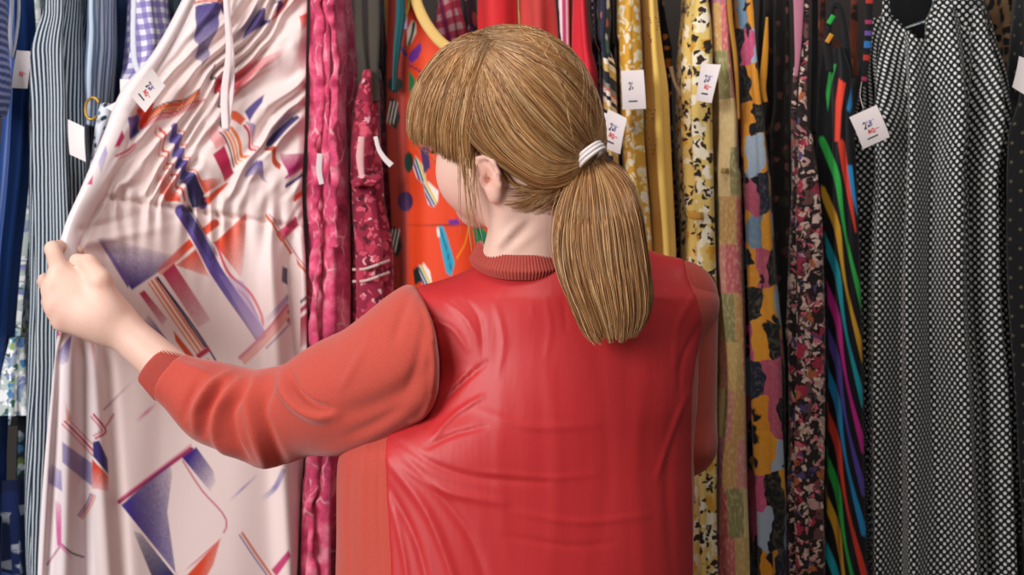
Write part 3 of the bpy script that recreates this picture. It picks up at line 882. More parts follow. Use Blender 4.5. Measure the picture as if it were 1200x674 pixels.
# ================================================================== garments on the rail
RAIL_Z, RAIL_Y = 1.945, .55
def tube(rows, cy=.52, b=.10, folds=((9, .006, 0, 1.0),), step=7, dth=.006, sway=.004, seed=1, cut=None, q=2.2, fine=None, yaw=None, cutboth=False):
    """a hanging garment as a closed ring of cloth: rows (photo y, left x, right x) at its own depth, folded all round"""
    rows = [tuple(r) for r in rows]
    ys = [r[0] for r in rows]
    py = np.arange(ys[0], ys[-1] + 1, step) if ys[-1] < 720 else np.r_[np.arange(ys[0], 716, step), np.arange(720, ys[-1] + 1, 24)]
    xl = interp(py, ys, [r[1] for r in rows]); xr = interp(py, ys, [r[2] for r in rows])
    cyv = interp(py, ys, [r[3] if len(r) > 3 and r[3] is not None else cy for r in rows])
    bv = interp(py, ys, [r[4] if len(r) > 4 else b for r in rows])
    s = sc(cyv - .55 * bv) / 1000
    cx = ((xl + xr) / 2 - 600) * s; a = (xr - xl) / 2 * s; z = CAM_Z - (py - 337) * s
    am, bm = np.percentile(a, 80), np.median(bv)
    # even spacing by arc length on a mean ring, starting at the back
    t = np.linspace(0, 2 * np.pi, 2001) + np.pi / 2
    def ring(a_, b_, t_):
        c, n = np.cos(t_), np.sin(t_)
        return a_ * np.sign(c) * np.abs(c) ** (2 / q), b_ * np.sign(n) * np.abs(n) ** (2 / q)
    X, Y = ring(am, bm, t); L = np.r_[0, np.cumsum(np.hypot(np.diff(X), np.diff(Y)))]
    n = max(28, int(L[-1] / dth))
    th = np.interp(np.linspace(0, L[-1], n + 1), L, t)
    if fine: # more columns on the front
        th = np.r_[np.linspace(np.pi / 2, np.pi, 24, endpoint=False), np.linspace(np.pi, 2 * np.pi, fine, endpoint=False), np.linspace(2 * np.pi, 2.5 * np.pi, 25)]
        n = len(th) - 1
    u = np.interp(th, t, L) - L[-1] / 2
    th_, zz = th[None, :], z[:, None]
    X, Y = ring(a[:, None], bv[:, None], th_)
    nx, ny = np.cos(th_) * bv[:, None], np.sin(th_) * a[:, None]; nl = np.hypot(nx, ny) + 1e-9; nx, ny = nx / nl, ny / nl
    h = np.zeros_like(X)
    up_ = np.clip((py - ys[0]) / 120., .25, 1)[:, None]
    for k, (nf, amp, ph, dr) in enumerate(folds):
        wob = 1.6 * (noise2(zz * 2.5, zz * 0 + k, seed + k) - .5) + .7 * (noise2(th_ * 1.3, zz * 1.4, seed + 9 + k) - .5) * 3
        h = h + amp * up_ * np.sin(nf * th_ + ph + dr * zz * 3 + wob) * (.55 + .9 * noise2(th_ * 1.7, zz * 1.5, seed + 5 + k))
    lim = .42 * np.minimum(a, bv)[:, None]
    h = np.clip(h, -lim, lim)
    sw = sway * (noise2(zz * 3, zz * 0, seed + 20) - .5) * 2
    Vx = cx[:, None] + X + nx * h + sw; Vy = cyv[:, None] + Y + ny * h; Vz = np.broadcast_to(zz, X.shape)
    V = np.stack([Vx, Vy, Vz], -1)
    if yaw: V[..., 1] += yaw[1] * np.log1p(np.exp(np.clip((V[..., 0] - yaw[0]) / .008, -30, 60))) * .008      # turned away beyond a given x
    # last column repeats the first: keep it for an unbroken uv
    F = grid_faces(len(py), n + 1, closed=False)
    dl = np.hypot(np.diff(V[..., 0], axis=1), np.diff(V[..., 1], axis=1))
    kk = min(25, len(py) // 2 * 2 - 1)
    if kk > 3:
        pad = np.pad(dl, ((kk // 2, kk // 2), (0, 0)), mode='edge'); cs = np.cumsum(np.vstack([np.zeros((1, dl.shape[1])), pad]), 0); dl = (cs[kk:] - cs[:-kk]) / kk
    U = np.concatenate([np.zeros((len(py), 1)), np.cumsum(dl, 1)], 1); mid = np.argmin(np.abs(th - 1.5 * np.pi)); U = U - U[:, mid:mid + 1]
    uv = np.stack([U, Vz - z[0]], -1)
    V = V.reshape(-1, 3)
    if cut is not None:
        cpx, cpy = PX(V[F].mean(1)); yc = np.repeat(cyv[:-1], n)
        F = F[~((poly_sd(cpx, cpy, cut) < 0) & (cutboth | (V[F].mean(1)[:, 1] < yc)))]
    return V, F, uv.reshape(-1, 2)

CONTACT = np.full((120, 60), -9.0)          # rightmost cloth so far, by height and depth: neighbours press, never pass
def touch(V, push=True):
    zi = np.clip(((V[:, 2] - .2) / .015).astype(int), 1, 118); yi = np.clip(((V[:, 1] - .15) / .015).astype(int), 1, 58)
    if push:
        w = np.max([CONTACT[zi + a, yi + b] for a in (-1, 0, 1) for b in (-1, 0, 1)], axis=0)
        lo = np.full((120,), 9.0); np.minimum.at(lo, zi, V[:, 0])
        need = w + .002
        m = (V[:, 0] < need) & (need - V[:, 0] < .075)
        V[m, 0] = need[m] + .12 * (V[m, 0] - lo[zi[m]])
    np.maximum.at(CONTACT, (zi, yi), V[:, 0])
    return V

def garment(name, label, cat, rows, mat, body='dress_body', parts=True, group=None, **kw):
    """top-level Empty plus the cloth body"""
    painter = kw.pop('paint', None)
    ct = kw.pop('contact', True)
    V, F, uv = tube(rows, **kw)
    pxy = PX(V)
    if ct: V = touch(V)
    r0 = rows[0]; root = empty(name, (V[:, 0].mean(), V[:, 1].mean(), V[:, 2].min()), label, cat, group)
    col = painter(*pxy) if painter else None
    if parts:
        mesh_obj(body, V, F, mat, root, uv=uv, col=col)
    return root

def strip(name, pts, w, Y, mat, parent, thick=.004, n=60, uvs=True, Ys=None, label=None, curl=0.0, taper=None):
    """a flat hanging band (strap, tie, ribbon) with thickness; pts in photo px, w in px"""
    c = curve_pts(np.array(pts, float), n)
    t = np.linspace(0, 1, n)
    Yv = np.full(n, Y) if Ys is None else np.array([Ys(*q) for q in c]) if callable(Ys) else np.interp(t, np.linspace(0, 1, len(Ys)), Ys)
    wv = np.full(n, w, float) if np.isscalar(w) else np.interp(t, np.linspace(0, 1, len(w)), w)
    tan = np.gradient(c, axis=0); tan /= np.linalg.norm(tan, axis=1, keepdims=True) + 1e-9
    nrm = np.stack([-tan[:, 1], tan[:, 0]], 1)
    prof = [(-1, 0), (-.92, -.7), (-.5, -1), (0, -1.05), (.5, -1), (.92, -.7), (1, 0), (.92, .7), (0, 1), (-.92, .7)]
    V = []; uv = []
    L = np.r_[0, np.cumsum(np.linalg.norm(np.diff(c, axis=0), axis=1))] * sc(Y) / 1000
    for i in range(n):
        for a, d in prof:
            p = c[i] + nrm[i] * a * wv[i] / 2
            V.append(P(p[0], p[1], Yv[i] + d * thick / 2 + curl * a * a)); uv.append((a * wv[i] / 2 * sc(Y) / 1000, -L[i]))
    m = len(prof); F = [tuple(int(x) for x in f) for f in grid_faces(n, m)] + [tuple(range(m))[::-1], tuple(range((n - 1) * m, n * m))]
    return mesh_obj(name, V, F, mat, parent, uv=uv if uvs else None, label=label)

# ---- price tags ---------------------------------------------------
TAGM = {}
def price_tag(parent, quad, Y, marks='full', Ys=None, shade='#f1e6e5', string=None, label='white card price tag with printed mark', bow=.003, sub='printed_mark'):
    """quad: photo px of the card's corners, in order top-left, top-right, bottom-right, bottom-left as the print reads"""
    if not TAGM:
        TAGM['card'] = plain('tag_card', '#efe4e4', .6, .04, 40, .05, 0)
        TAGM['dark'] = plain('print_dark', '#2c2740', .7, 0, sheen=0); TAGM['red'] = plain('print_red', '#dd4a45', .7, 0, sheen=0)
        TAGM['violet'] = plain('print_violet', '#6e5fa8', .7, 0, sheen=0); TAGM['grey'] = plain('print_grey', '#5d5560', .7, 0, sheen=0)
    q = np.array([P(x, y, (Ys[i] if Ys else Y)) for i, (x, y) in enumerate(quad)])
    nrm = np.cross(q[1] - q[0], q[3] - q[0]); nrm /= np.linalg.norm(nrm)
    if nrm[1] > 0: nrm = -nrm
    def at(u, v, d=0):
        return (q[0] * (1 - u) * (1 - v) + q[1] * u * (1 - v) + q[2] * u * v + q[3] * (1 - u) * v) + nrm * (d + bow * 4 * (v * (1 - v)) * .8 + bow * (u - .5) ** 2)
    n = 9; th = .0006
    V = [at(i / (n - 1), j / (n - 1), th) for j in range(n) for i in range(n)] + [at(i / (n - 1), j / (n - 1), 0) for j in range(n) for i in range(n)]
    F = []
    for j in range(n - 1):
        for i in range(n - 1):
            a = j * n + i; F += [(a, a + 1, a + n + 1, a + n), tuple(x + n * n for x in (a, a + n, a + n + 1, a + 1))]
    for k in range(n - 1):
        for (a, b_) in ((k, k + 1), ((k + 1) * n + n - 1, k * n + n - 1)[::-1] and (k * n + n - 1, (k + 1) * n + n - 1), ((n - 1) * n + k + 1, (n - 1) * n + k), ((k + 1) * n, k * n)):
            F.append((b_, a, a + n * n, b_ + n * n))
    card = mesh_obj('price_tag', V, F, TAGM['card'], parent, smooth=False, label=label)
    def stroke(pts, w, m):
        c = curve_pts(np.array(pts, float), max(6, 5 * len(pts))); t = np.gradient(c, axis=0); t /= np.linalg.norm(t, axis=1, keepdims=True) + 1e-9
        k = np.stack([-t[:, 1], t[:, 0]], 1) * w / 2
        V = []
        for i in range(len(c)):
            e = .45 if i in (0, len(c) - 1) else 1
            V += [at(*(c[i] + k[i] * e), th + .0003), at(*(c[i] - k[i] * e), th + .0003)]
        o = len(SV[m][0]); SV[m][0].extend(V); SV[m][1].extend([(o + 2 * i, o + 2 * i + 1, o + 2 * i + 3, o + 2 * i + 2) for i in range(len(c) - 1)])
    SV = {k: ([], []) for k in ('dark', 'red', 'violet', 'grey')}
    if marks in ('full', 'redonly', 'faint'):
        D = 'dark' if marks != 'faint' else 'grey'
        # brushed figures above
        if marks != 'redonly':
            stroke([(.30, .36), (.36, .32), (.40, .36), (.37, .44), (.31, .50), (.40, .485)], .035, D)
            stroke([(.45, .31), (.47, .37)], .035, 'violet' if marks == 'full' else D); stroke([(.44, .42), (.47, .49), (.50, .43)], .03, D)
        if marks == 'full':
            stroke([(.56, .32), (.53, .38), (.60, .43), (.55, .48), (.52, .44), (.61, .36), (.57, .32)], .03, 'violet')
            stroke([(.66, .34), (.71, .33)], .018, 'violet')
        if marks in ('full', 'redonly'):
            # red figures below, with a dash running right
            stroke([(.38, .68), (.42, .56), (.47, .68)], .04, 'red'); stroke([(.39, .64), (.46, .64)], .03, 'red')
            stroke([(.53, .57), (.50, .63), (.55, .68), (.60, .62), (.55, .57), (.52, .60)], .035, 'red'); stroke([(.57, .64), (.62, .70)], .03, 'red')
            stroke([(.63, .62), (.70, .61), (.78, .62)], .022, 'red')
        # small running caption
        c = 'grey' if marks != 'full' else 'dark'
        if marks != 'redonly':
            stroke([(.27 + .02 * k, .80 + (.014 if k % 2 else -.014)) for k in range(20)], .022, c)
            stroke([(.27, .805), (.45, .80), (.66, .805)], .02, c)
    for m, (v, f_) in SV.items():
        if v: mesh_obj(sub, v, f_, TAGM[m], card, smooth=False)
    if string:
        SM = TAGM.setdefault('string', plain('tag_string', '#d8ccc6', .7, 0, sheen=0))
        cord('tag_string', [P(x, y, yy) for x, y, yy in string], .0006, SM, card, n=16, sides=5)
    return card

# ---- pattern materials ---------------------------------------------
def fab(name, fn, rough=.72, sheen=.15, bscale=1000, bstr=.12, **kw):
    s = Mat(name); v = s.uv(); c = fn(s, v)
    return s.out(c, rough, s.noise(s.obj(), bscale, 2).outputs[0], bstr, .001, sheen, **kw)

def pat_floral(base, layers, base2=None, nsc=30, warp=.012):
    def fn(s, v):
        w = s.warp(v, 70, warp)
        c = base if base2 is None else s.mix(s.step(s.noise(v, nsc, 2).outputs[0], .42, .58), base, base2)
        for i, (color, scale, thr, dens) in enumerate(layers):
            c = s.blobs(c, w, color, scale, thr, dens, i + 1)
        return c
    return fn
def pat_stripes(base, line, period, duty, axis=0, skew=0, wob=0, soft=.08):
    def fn(s, v):
        x, y, _ = s.xyz(s.warp(v, 12, wob) if wob else v)
        t = (x, y)[axis]
        if skew: t = s.math('ADD', t, s.math('MULTIPLY', (y, x)[axis], skew))
        return s.mix(s.stripe(t, period, duty, soft), base, line)
    return fn
def pat_check(base, c1, c2, period, duty=.5, skew=0, over=None):
    def fn(s, v):
        x, y, _ = s.xyz(v)
        if skew:
            x, y = s.math('ADD', x, s.math('MULTIPLY', y, skew)), s.math('SUBTRACT', y, s.math('MULTIPLY', x, skew))
        a = s.stripe(x, period, duty, .05); b = s.stripe(y, period, duty, .05)
        t = s.math('MULTIPLY', s.math('ADD', a, b), .5)
        c = s.ramp(t, [(0, base), (.4, c1), (.8, c2)], 'LINEAR')
        if over: c = s.mix(s.math('MULTIPLY', s.stripe(x, period * 3, .06, .02), .9), c, over)
        return c
    return fn
def pat_dots(base, dot, pitch, rad, rot=math.pi / 4):
    def fn(s, v):
        m = s.node('Mapping', {'Vector': v, 'Rotation': (0, 0, rot), 'Scale': (1 / pitch,) * 3})
        vo = s.node('TexVoronoi', {'Vector': m.outputs[0], 'Scale': 1.0, 'Randomness': 0.0}, voronoi_dimensions='2D')
        return s.mix(s.step(vo.outputs['Distance'], rad + .05, rad - .05), base, dot)
    return fn
def pat_patch(colors, cw, ch, seed=0, tex=.25):
    def fn(s, v):
        x, y, _ = s.xyz(s.warp(v, 25, .004))
        iy = s.math('FLOOR', s.math('DIVIDE', y, ch)); xx = s.math('ADD', s.math('DIVIDE', x, cw), s.math('MULTIPLY', iy, .37))
        comb = s.node('CombineXYZ', [s.math('FLOOR', xx), iy, float(seed)])
        wn = s.node('TexWhiteNoise', {'Vector': comb.outputs[0]}, noise_dimensions='3D')
        c = s.ramp(wn.outputs[0], [(i / len(colors), h) for i, h in enumerate(colors)])
        n = s.noise(s.scale(v, (1, .4, 1)), 260, 3).outputs[0]
        return s.mix(s.math('MULTIPLY', s.step(n, .45, .7), tex), c, '#f0dcb0')
    return fn
def pat_leopard(base, dark, mid, scale):
    def fn(s, v):
        w = s.warp(v, 60, .010)
        vo = s.node('TexVoronoi', {'Vector': w, 'Scale': scale}, voronoi_dimensions='2D')
        d = vo.outputs['Distance']; n = s.noise(v, 90, 2).outputs[0]
        c = s.mix(s.step(s.noise(v, 18).outputs[0], .4, .65), base, mid)
        return s.mix(s.step(s.math('ADD', d, s.math('MULTIPLY', n, .35)), .58, .50), c, dark)
    return fn
def pat_batik(base, dark, light, line):
    """tie-dyed ground with a net of drawn leaf veins"""
    def fn(s, v):
        n = s.noise(v, 22, 4, .6).outputs[0]
        c = s.ramp(n, [(.30, dark), (.50, base), (.66, light)], 'LINEAR')
        w = s.warp(v, 40, .02)
        vo = s.node('TexVoronoi', {'Vector': s.scale(w, (1, .45, 1)), 'Scale': 38}, voronoi_dimensions='2D', feature='DISTANCE_TO_EDGE')
        return s.mix(s.math('MULTIPLY', s.math('MULTIPLY', s.step(vo.outputs['Distance'], .05, .015), .6), s.step(s.noise(v, 14).outputs[0], .42, .6)), c, line)
    return fn

# ---- painter: cloth prints drawn as shapes in the flat of the cloth -----------
class Paint:
    def __init__(s, px, py, base):
        s.x, s.y = px, py; s.c = np.tile(np.array(lin(base)), (len(px), 1))
        s.n = RNG.random(len(px))
    def put(s, m, color):
        m = np.clip(m, 0, 1)[:, None]; s.c = s.c * (1 - m) + np.array(lin(color)) * m
    def poly(s, pts, color, fade=None, soft=.9, power=.45, a=1.0):
        p = np.array(pts, float); lo, hi = p.min(0) - 3, p.max(0) + 3
        k = (s.x > lo[0]) & (s.x < hi[0]) & (s.y > lo[1]) & (s.y < hi[1])
        if not k.any(): return
        m = np.zeros(len(s.x)); m[k] = sstep(soft, -soft, poly_sd(s.x[k], s.y[k], p)) * a
        if fade is not None:
            (x0, y0), (x1, y1) = fade; d = np.array([x1 - x0, y1 - y0], float); l2 = d @ d
            t = ((s.x - x0) * d[0] + (s.y - y0) * d[1]) / l2
            f = np.clip(1 - t, 0, 1) ** power
            f = np.clip(f + (s.n - .5) * .16 * (f > .02) * (f < .95) * np.minimum(1, 4 * f * (1 - f)), 0, 1)
            m = m * f
        s.put(m, color)
    def line(s, pts, w, color, fade=None, soft=.8, a=1.0):
        pts = curve_pts(np.array(pts, float), 18) if len(pts) > 2 else np.array(pts, float)
        W = max(w) if not np.isscalar(w) else w
        lo, hi = pts.min(0) - W - 3, pts.max(0) + W + 3
        k = (s.x > lo[0]) & (s.x < hi[0]) & (s.y > lo[1]) & (s.y < hi[1])
        if not k.any(): return
        d, t, _ = seg_dist(s.x[k], s.y[k], pts)
        ww = w if np.isscalar(w) else np.interp(t, np.linspace(0, 1, len(w)), w)
        mm = sstep(soft, -soft, d - ww / 2)
        if fade: mm = mm * np.interp(t, np.linspace(0, 1, len(fade)), fade)
        m = np.zeros(len(s.x)); m[k] = mm * a
        s.put(m, color)
    def bands(s, pts, spec):
        """parallel stripes along a path: spec (offset px, width, colour)"""
        p = curve_pts(np.array(pts, float), 18); t = np.gradient(p, axis=0); t /= np.linalg.norm(t, axis=1, keepdims=True)
        n = np.stack([-t[:, 1], t[:, 0]], 1)
        for o, w, c in spec: s.line(p + n * o, w, c)
# ================================================================== the pink dress held out by the shopper
def build_pink():
    PY = np.r_[np.arange(-42, 700, 1.8), np.arange(700, 900, 20)]
    yk = [-42, 0, 60, 110, 160, 220, 270, 300, 330, 380, 440, 520, 600, 674, 900]
    Lk = [232, 213, 180, 140, 120, 95, 74, 68, 70, 68, 62, 54, 48, 44, 36]
    Rk = [361, 360, 359, 358, 357, 354, 356, 358, 359, 360, 360, 357, 352, 348, 336]
    nf, nb = 240, 60
    L = interp(PY, yk, Lk)[:, None]; Rr = interp(PY, yk, Rk)[:, None]
    t = np.linspace(0, 1, nf)[None, :]
    # a little denser at the rolled edge
    px = L + (Rr - L) * t; py = np.broadcast_to(PY[:, None], px.shape)
    # depth of the front
    YL = interp(PY, [-42, 60, 160, 240, 300, 380, 500, 674, 900], [.43, .37, .29, .225, .200, .215, .245, .28, .30])[:, None]
    YR = interp(PY, [-42, 250, 674, 900], [.44, .42, .42, .42])[:, None]
    e = t ** .75
    Y = YL * (1 - e) + YR * e
    body = sstep(262, 215, py + (px - 240) * -.10)                            # 1 on the bodice, 0 on the skirt
    # slanting bodice pleats, fanning towards the grip
    tq = (px - 120) * .80 + (py - 240) * .62
    tq = tq + 34 * (fbm(px / 90., py / 90., 3) - .5) + (px - 120) * .10 * sstep(60, 200, py)
    ph = tq / 21.5 + .7 * np.sin(tq / 37) + .35 * np.sin(tq / 17 + px / 60)
    pl = np.abs(((ph) % 1.0) * 2 - 1)
    pl = sstep(0, 1, pl)
    inner = sstep(18, 52, px - L)
    Y = Y + body * inner * (.019 * (pl - .5)) * sstep(.28, .62, fbm(px / 55, py / 55, 8) + .12)
    # gathers under the waist seam
    wy = py - (236 + (px - 150) * .155)
    g = np.exp(-(np.clip(wy, 0, 999) / 26.) ** 1.0) * (wy > -2) + np.exp(-(np.clip(-wy, 0, 999) / 18.)) * (wy <= -2)
    Y = Y + inner * g * .0050 * np.sin(px / 2.9 + 3 * noise2(px / 24, py / 60, 4)) * (.4 + noise2(px / 20, px * 0, 2))
    Y = Y + inner * .006 * np.exp(-(wy / 4.0) ** 2)
    # skirt: soft vertical folds that fall from the grip and the waist
    sk = 1 - body
    def ridge(xf, w, h, y0=250, y1=330): return h * np.exp(-((px - xf) / w) ** 2) * sstep(y0, y1, py)
    xr1 = 318 + (py - 300) * .055
    Y = Y - sk * ridge(xr1, 13, .020) + sk * ridge(xr1 + 22, 9, .022) - sk * ridge(xr1 + 40, 9, .012)
    Y = Y - ridge(84 + (py - 400) * -.03, 10, .010, 385, 430) + ridge(96 + (py - 400) * .02, 6, .010, 385, 420) - ridge(110 + (py - 400) * .06, 9, .007, 385, 440) + ridge(124 + (py - 400) * .075, 8, .009, 385, 440)
    Y = Y + ridge(71 + (py - 400) * -.055, 4, .006, 385, 420)
    Y = Y - sk * .007 * np.sin((px - 150) / 38. + py / 160.) * sstep(150, 190, px) * sstep(330, 270, px)
    # diagonal pull folds from the grip into the skirt top
    for (x0, y0, x1, y1, w, h) in ((100, 285, 215, 262, 6, -.006), (104, 296, 190, 300, 7, .004), (96, 270, 180, 248, 5, .005)):
        d, tt, _ = seg_dist(px, py, [(x0, y0), (x1, y1)]); Y = Y + h * np.exp(-(d / w) ** 2) * (1 - tt)
    # rolled front edge: the cloth turns over in a soft roll along the left side, down to the hand
    rw = interp(PY, [-42, 60, 120, 200, 270, 300, 340, 380, 420], [12, 16, 30, 34, 26, 22, 14, 8, 3])[:, None]
    xr_ = (px - L) / rw
    roll = np.where(xr_ < 1, np.sqrt(np.clip(1 - (2 * xr_ - 1) ** 2, 0, 1)), 0) * sstep(430, 380, py)
    Y = Y - roll * rw * .0006 + .006 * np.exp(-((xr_ - 1.08) / .10) ** 2) * sstep(400, 360, py)
    # ease both edges backwards so front and back close round
    edge = np.minimum((px - L) / 7., (Rr - px) / 9.)
    Y = Y + .010 * np.clip(1 - edge, 0, 1) ** 2
    # squeeze through the fist
    fist = np.exp(-((py - 330) / 42.) ** 2) * sstep(125, 85, px)
    Y = Y * (1 - fist) + .197 * fist
    s = sc(Y) / 1000.
    front = np.stack([(px - 600) * s, Y, CAM_Z - (py - 337) * s], -1)
    tb = np.linspace(1, 0, nb + 2)[1:-1][None, :]
    pxb = L + (Rr - L) * tb
    Yl = front[:, 0:1, 1]; Yr = front[:, -1:, 1]
    eb = tb ** .8
    Yb = Yl * (1 - eb) + Yr * eb + (.016 + .07 * interp(PY, [-42, 200, 330, 450, 900], [.7, .7, .25, .7, 1.0])[:, None]) * np.sin(np.pi * tb) ** .6 + .003 * np.sin(tb * 40 + PY[:, None] / 90)
    sb = sc(Yb) / 1000.
    back = np.stack([(pxb - 600) * sb, Yb, CAM_Z - (np.broadcast_to(PY[:, None], pxb.shape) - 337) * sb], -1)
    V = np.concatenate([front, back], 1); nc = nf + nb
    # ------------- print, drawn on the flat of the cloth (pleats shift it)
    shift = body * inner * (pl - .5) * 7
    X = (px + shift * .75).ravel(); Yq = (py - shift * .6 + body * 2 * np.sin(px / 9)).ravel()
    pt = Paint(X, Yq, '#ecd8d5')
    pt.put(sstep(34, 22, (px - L).ravel()) * sstep(420, 380, Yq) * .8, '#f4e9ea')
    pt.put(sstep(124, 112, X) * sstep(395, 420, Yq) * .8, '#f4e8ec')  # folds below the hand painted paler to offset their shading
    D, LV, OR, CR, PK, WH, NV = '#3c2a7c', '#9a84c4', '#d8492b', '#b3204c', '#dd7186', '#f1dcd6', '#2c2750'
    po, ln, bd = pt.poly, pt.line, pt.bands
    # skirt
    po([(114, 280), (154.5, 340), (240, 282), (215, 262), (160, 262)], D, fade=((157, 340), (170, 290)), power=0.42)
    po([(112, 277), (120, 282), (152, 330), (150, 338)], '#6a548f', fade=((140, 325), (116, 280)))
    ln([(190, 317), (226, 283), (252, 262)], 10, OR, fade=[.55, 1, 1]); ln([(203, 313), (232, 286), (262, 262), (287, 246)], 3, WH)
    po([(206, 311), (231, 291), (262, 330), (250, 326)], OR, fade=((232, 292), (240, 330)))
    po([(289, 248), (250, 284), (284, 328)], OR, fade=((262, 282), (295, 296)), power=0.52); ln([(252, 282), (288, 249)], 2.5, WH)
    ln([(254, 287), (268, 320), (292, 342), (306, 368), (308, 382)], 3, '#d65064'); ln([(250, 291), (264, 325), (288, 348), (302, 372)], 2, '#c8788a')
    bd([(212, 247), (226, 268), (240, 292), (252, 316), (272, 346), (292, 374), (304, 392)], [(0, 15, '#5a4890'), (8.5, 1.6, WH), (-8.5, 1.6, WH)])
    po([(255, 320), (285, 330), (312, 392), (300, 396)], LV, fade=((296, 382), (256, 318)), a=.75)
    po([(212, 245), (222, 240), (255, 298), (246, 308)], NV, fade=((232, 278), (258, 330)), a=.7)
    po([(190, 321), (204, 309), (247, 375), (232, 384)], CR, fade=((196, 314), (242, 388)), power=0.52)
    bd([(180, 328), (207, 368), (236, 410)], [(-5.5, 2.2, NV), (-2.5, 2.6, '#df7040'), (.5, 1.6, WH), (2.5, 2.6, '#df7a4c'), (5, 1.4, WH), (7, 2, '#e08a66')])
    ln([(184, 326), (212, 362), (240, 402), (263, 440)], 2.2, NV)
    po([(163, 344), (169, 340), (196, 374), (190, 381)], CR, fade=((165, 342), (196, 384)))
    po([(164, 355), (203, 408), (204, 414), (186, 406), (168, 384)], D, fade=((200, 408), (163, 384)), power=0.45)
    po([(203, 387), (228, 418), (224, 425), (206, 400)], '#cf4f30')
    po([(229, 416), (244, 406), (247, 411), (233, 421)], CR); po([(232, 431), (244, 420), (259, 441), (236, 442)], '#b3204c')
    bd([(284, 422), (300, 407), (318, 388), (340, 360)], [(-4, 4, '#c23d62'), (0, 3, '#dd7f70'), (4, 4, '#e0927c')])
    ln([(308, 380), (322, 366), (338, 348)], 6, '#8f7fae', fade=[0, .7, 1]); ln([(312, 408), (330, 390), (346, 372)], 2, '#7d5a86')
    po([(322, 275), (346, 254), (350, 264), (328, 286)], '#c23b63'); bd([(313, 252), (328, 276), (346, 304), (360, 320)], [(0, 3, '#c9673f'), (4, 2, WH), (-4, 1.5, '#b66a77')])
    po([(331, 312), (350, 322), (344, 338), (330, 330)], NV); ln([(338, 376), (362, 356)], 5, '#9c2450'); ln([(338, 366), (362, 346)], 3, '#3d2f5e')
    po([(342, 380), (366, 362), (366, 400), (344, 412)], '#a32a45', fade=((344, 384), (356, 412)))
    # lower skirt
    ln([(140, 588), (180, 558), (224, 526)], 5, '#a4305c'); ln([(141, 584), (224, 521)], 1.8, '#d78aa0')
    po([(142, 592), (204, 538), (196, 600), (206, 672)], D, fade=((150, 592), (208, 578)), power=0.33)
    po([(156, 622), (166, 626), (206, 676), (178, 676)], '#33305f', fade=((200, 672), (156, 622)), power=0.33)
    po([(213, 536), (230, 524), (250, 552), (258, 590)], D, fade=((222, 536), (258, 556)), power=0.52)
    ln([(214, 540), (236, 574), (266, 614), (236, 652), (204, 676)], 2.2, '#c9788a'); po([(259, 630), (250, 662), (240, 680), (214, 680)], OR, fade=((236, 664), (258, 672)))
    ln([(262, 626), (206, 676)], 2.6, WH)
    bd([(284, 625), (302, 652), (322, 680)], [(0, 3, '#cf7a62'), (4, 2, '#8a7aa8')]); po([(318, 668), (338, 645), (341, 652), (324, 676)], '#c04070')
    ln([(268, 588), (300, 558)], 2.5, '#9a8fb4', fade=[0, 1, .3]); ln([(306, 586), (322, 572), (332, 552)], 6, '#7d73a6', fade=[0, .9, .6])
    ln([(122, 480), (158, 444)], 2.5, '#b78a98', fade=[1, .6, 0]); ln([(162, 492), (182, 474)], 4, '#d28aa6', fade=[.3, 1, .2])
    # pieces in the folds under the hand
    po([(84, 392), (69, 411), (68, 430), (80, 424)], '#7468ab', fade=((80, 396), (70, 428))); po([(67, 386), (71, 392), (66, 396)], '#d04070')
    ln([(108, 398), (114, 452)], 3, '#e8a6b0', fade=[1, .4, 0])
    bd([(76, 494), (92, 510), (112, 531)], [(0, 2.5, '#c93d58'), (4.5, 2, '#dc8a98'), (-4.5, 1.6, '#dc8a98')]); po([(76, 470), (84, 490), (78, 496)], '#e0988a', fade=((77, 494), (80, 470)))
    po([(73, 518), (108, 543), (108, 570), (73, 542)], '#8478ae', a=.85); po([(54, 540), (72, 552), (73, 576), (57, 566)], '#a79cc4', fade=((72, 564), (54, 552)))
    po([(109, 518), (116, 516), (126, 538), (127, 556), (109, 535)], '#392f6e'); po([(108, 538), (127, 558), (127, 576), (108, 572)], OR, fade=((116, 548), (116, 578)))
    bd([(110, 486), (124, 505), (112, 514)], [(0, 2.5, '#b92a4c'), (4, 1.6, '#cf6478')]); ln([(124, 500), (133, 486)], 2.5, '#c77a8c')
    bd([(94, 606), (104, 592), (109, 580)], [(0, 2, '#c04870'), (3, 1.5, '#d08a5a'), (-3, 2, '#8a6a9a')])
    po([(64, 584), (72, 592), (72, 640), (67, 640)], '#d86aa4', fade=((71, 620), (64, 586))); ln([(72, 638), (55, 662)], 2, '#b06a90'); ln([(72, 638), (84, 648), (98, 653)], 2.2, '#5d5363'); ln([(72, 640), (84, 654)], 4, '#e086b4', fade=[1, .2])
    # bodice
    po([(229, 8), (263, 2), (251, 42), (243, 70), (235, 82), (229, 52)], '#4a3f80', fade=((232, 6), (243, 100)), power=0.33); ln([(229, 4), (266, 0)], 3, '#d0685a')
    ln([(263, 0), (266, 26)], 4, '#4b2d62')
    po([(307, 10), (315, 26), (281, 50), (292, 32)], '#4f3f78'); po([(322, 0), (337, 0), (326, 16)], '#5a4580'); ln([(318, 22), (330, 10), (338, -2)], 3, '#d0605a')
    bd([(166, 143), (198, 128), (234, 114)], [(-6.5, 1.8, '#5f4f58'), (-3.5, 4, '#d9602f'), (.5, 3, '#e08a50'), (3.5, 2, '#b9303f'), (7, 4, '#d98a90')])
    po([(161, 126), (183, 121), (172, 147), (165, 150)], '#e0452c'); po([(150, 136), (162, 132), (164, 152), (153, 162)], '#66559a')
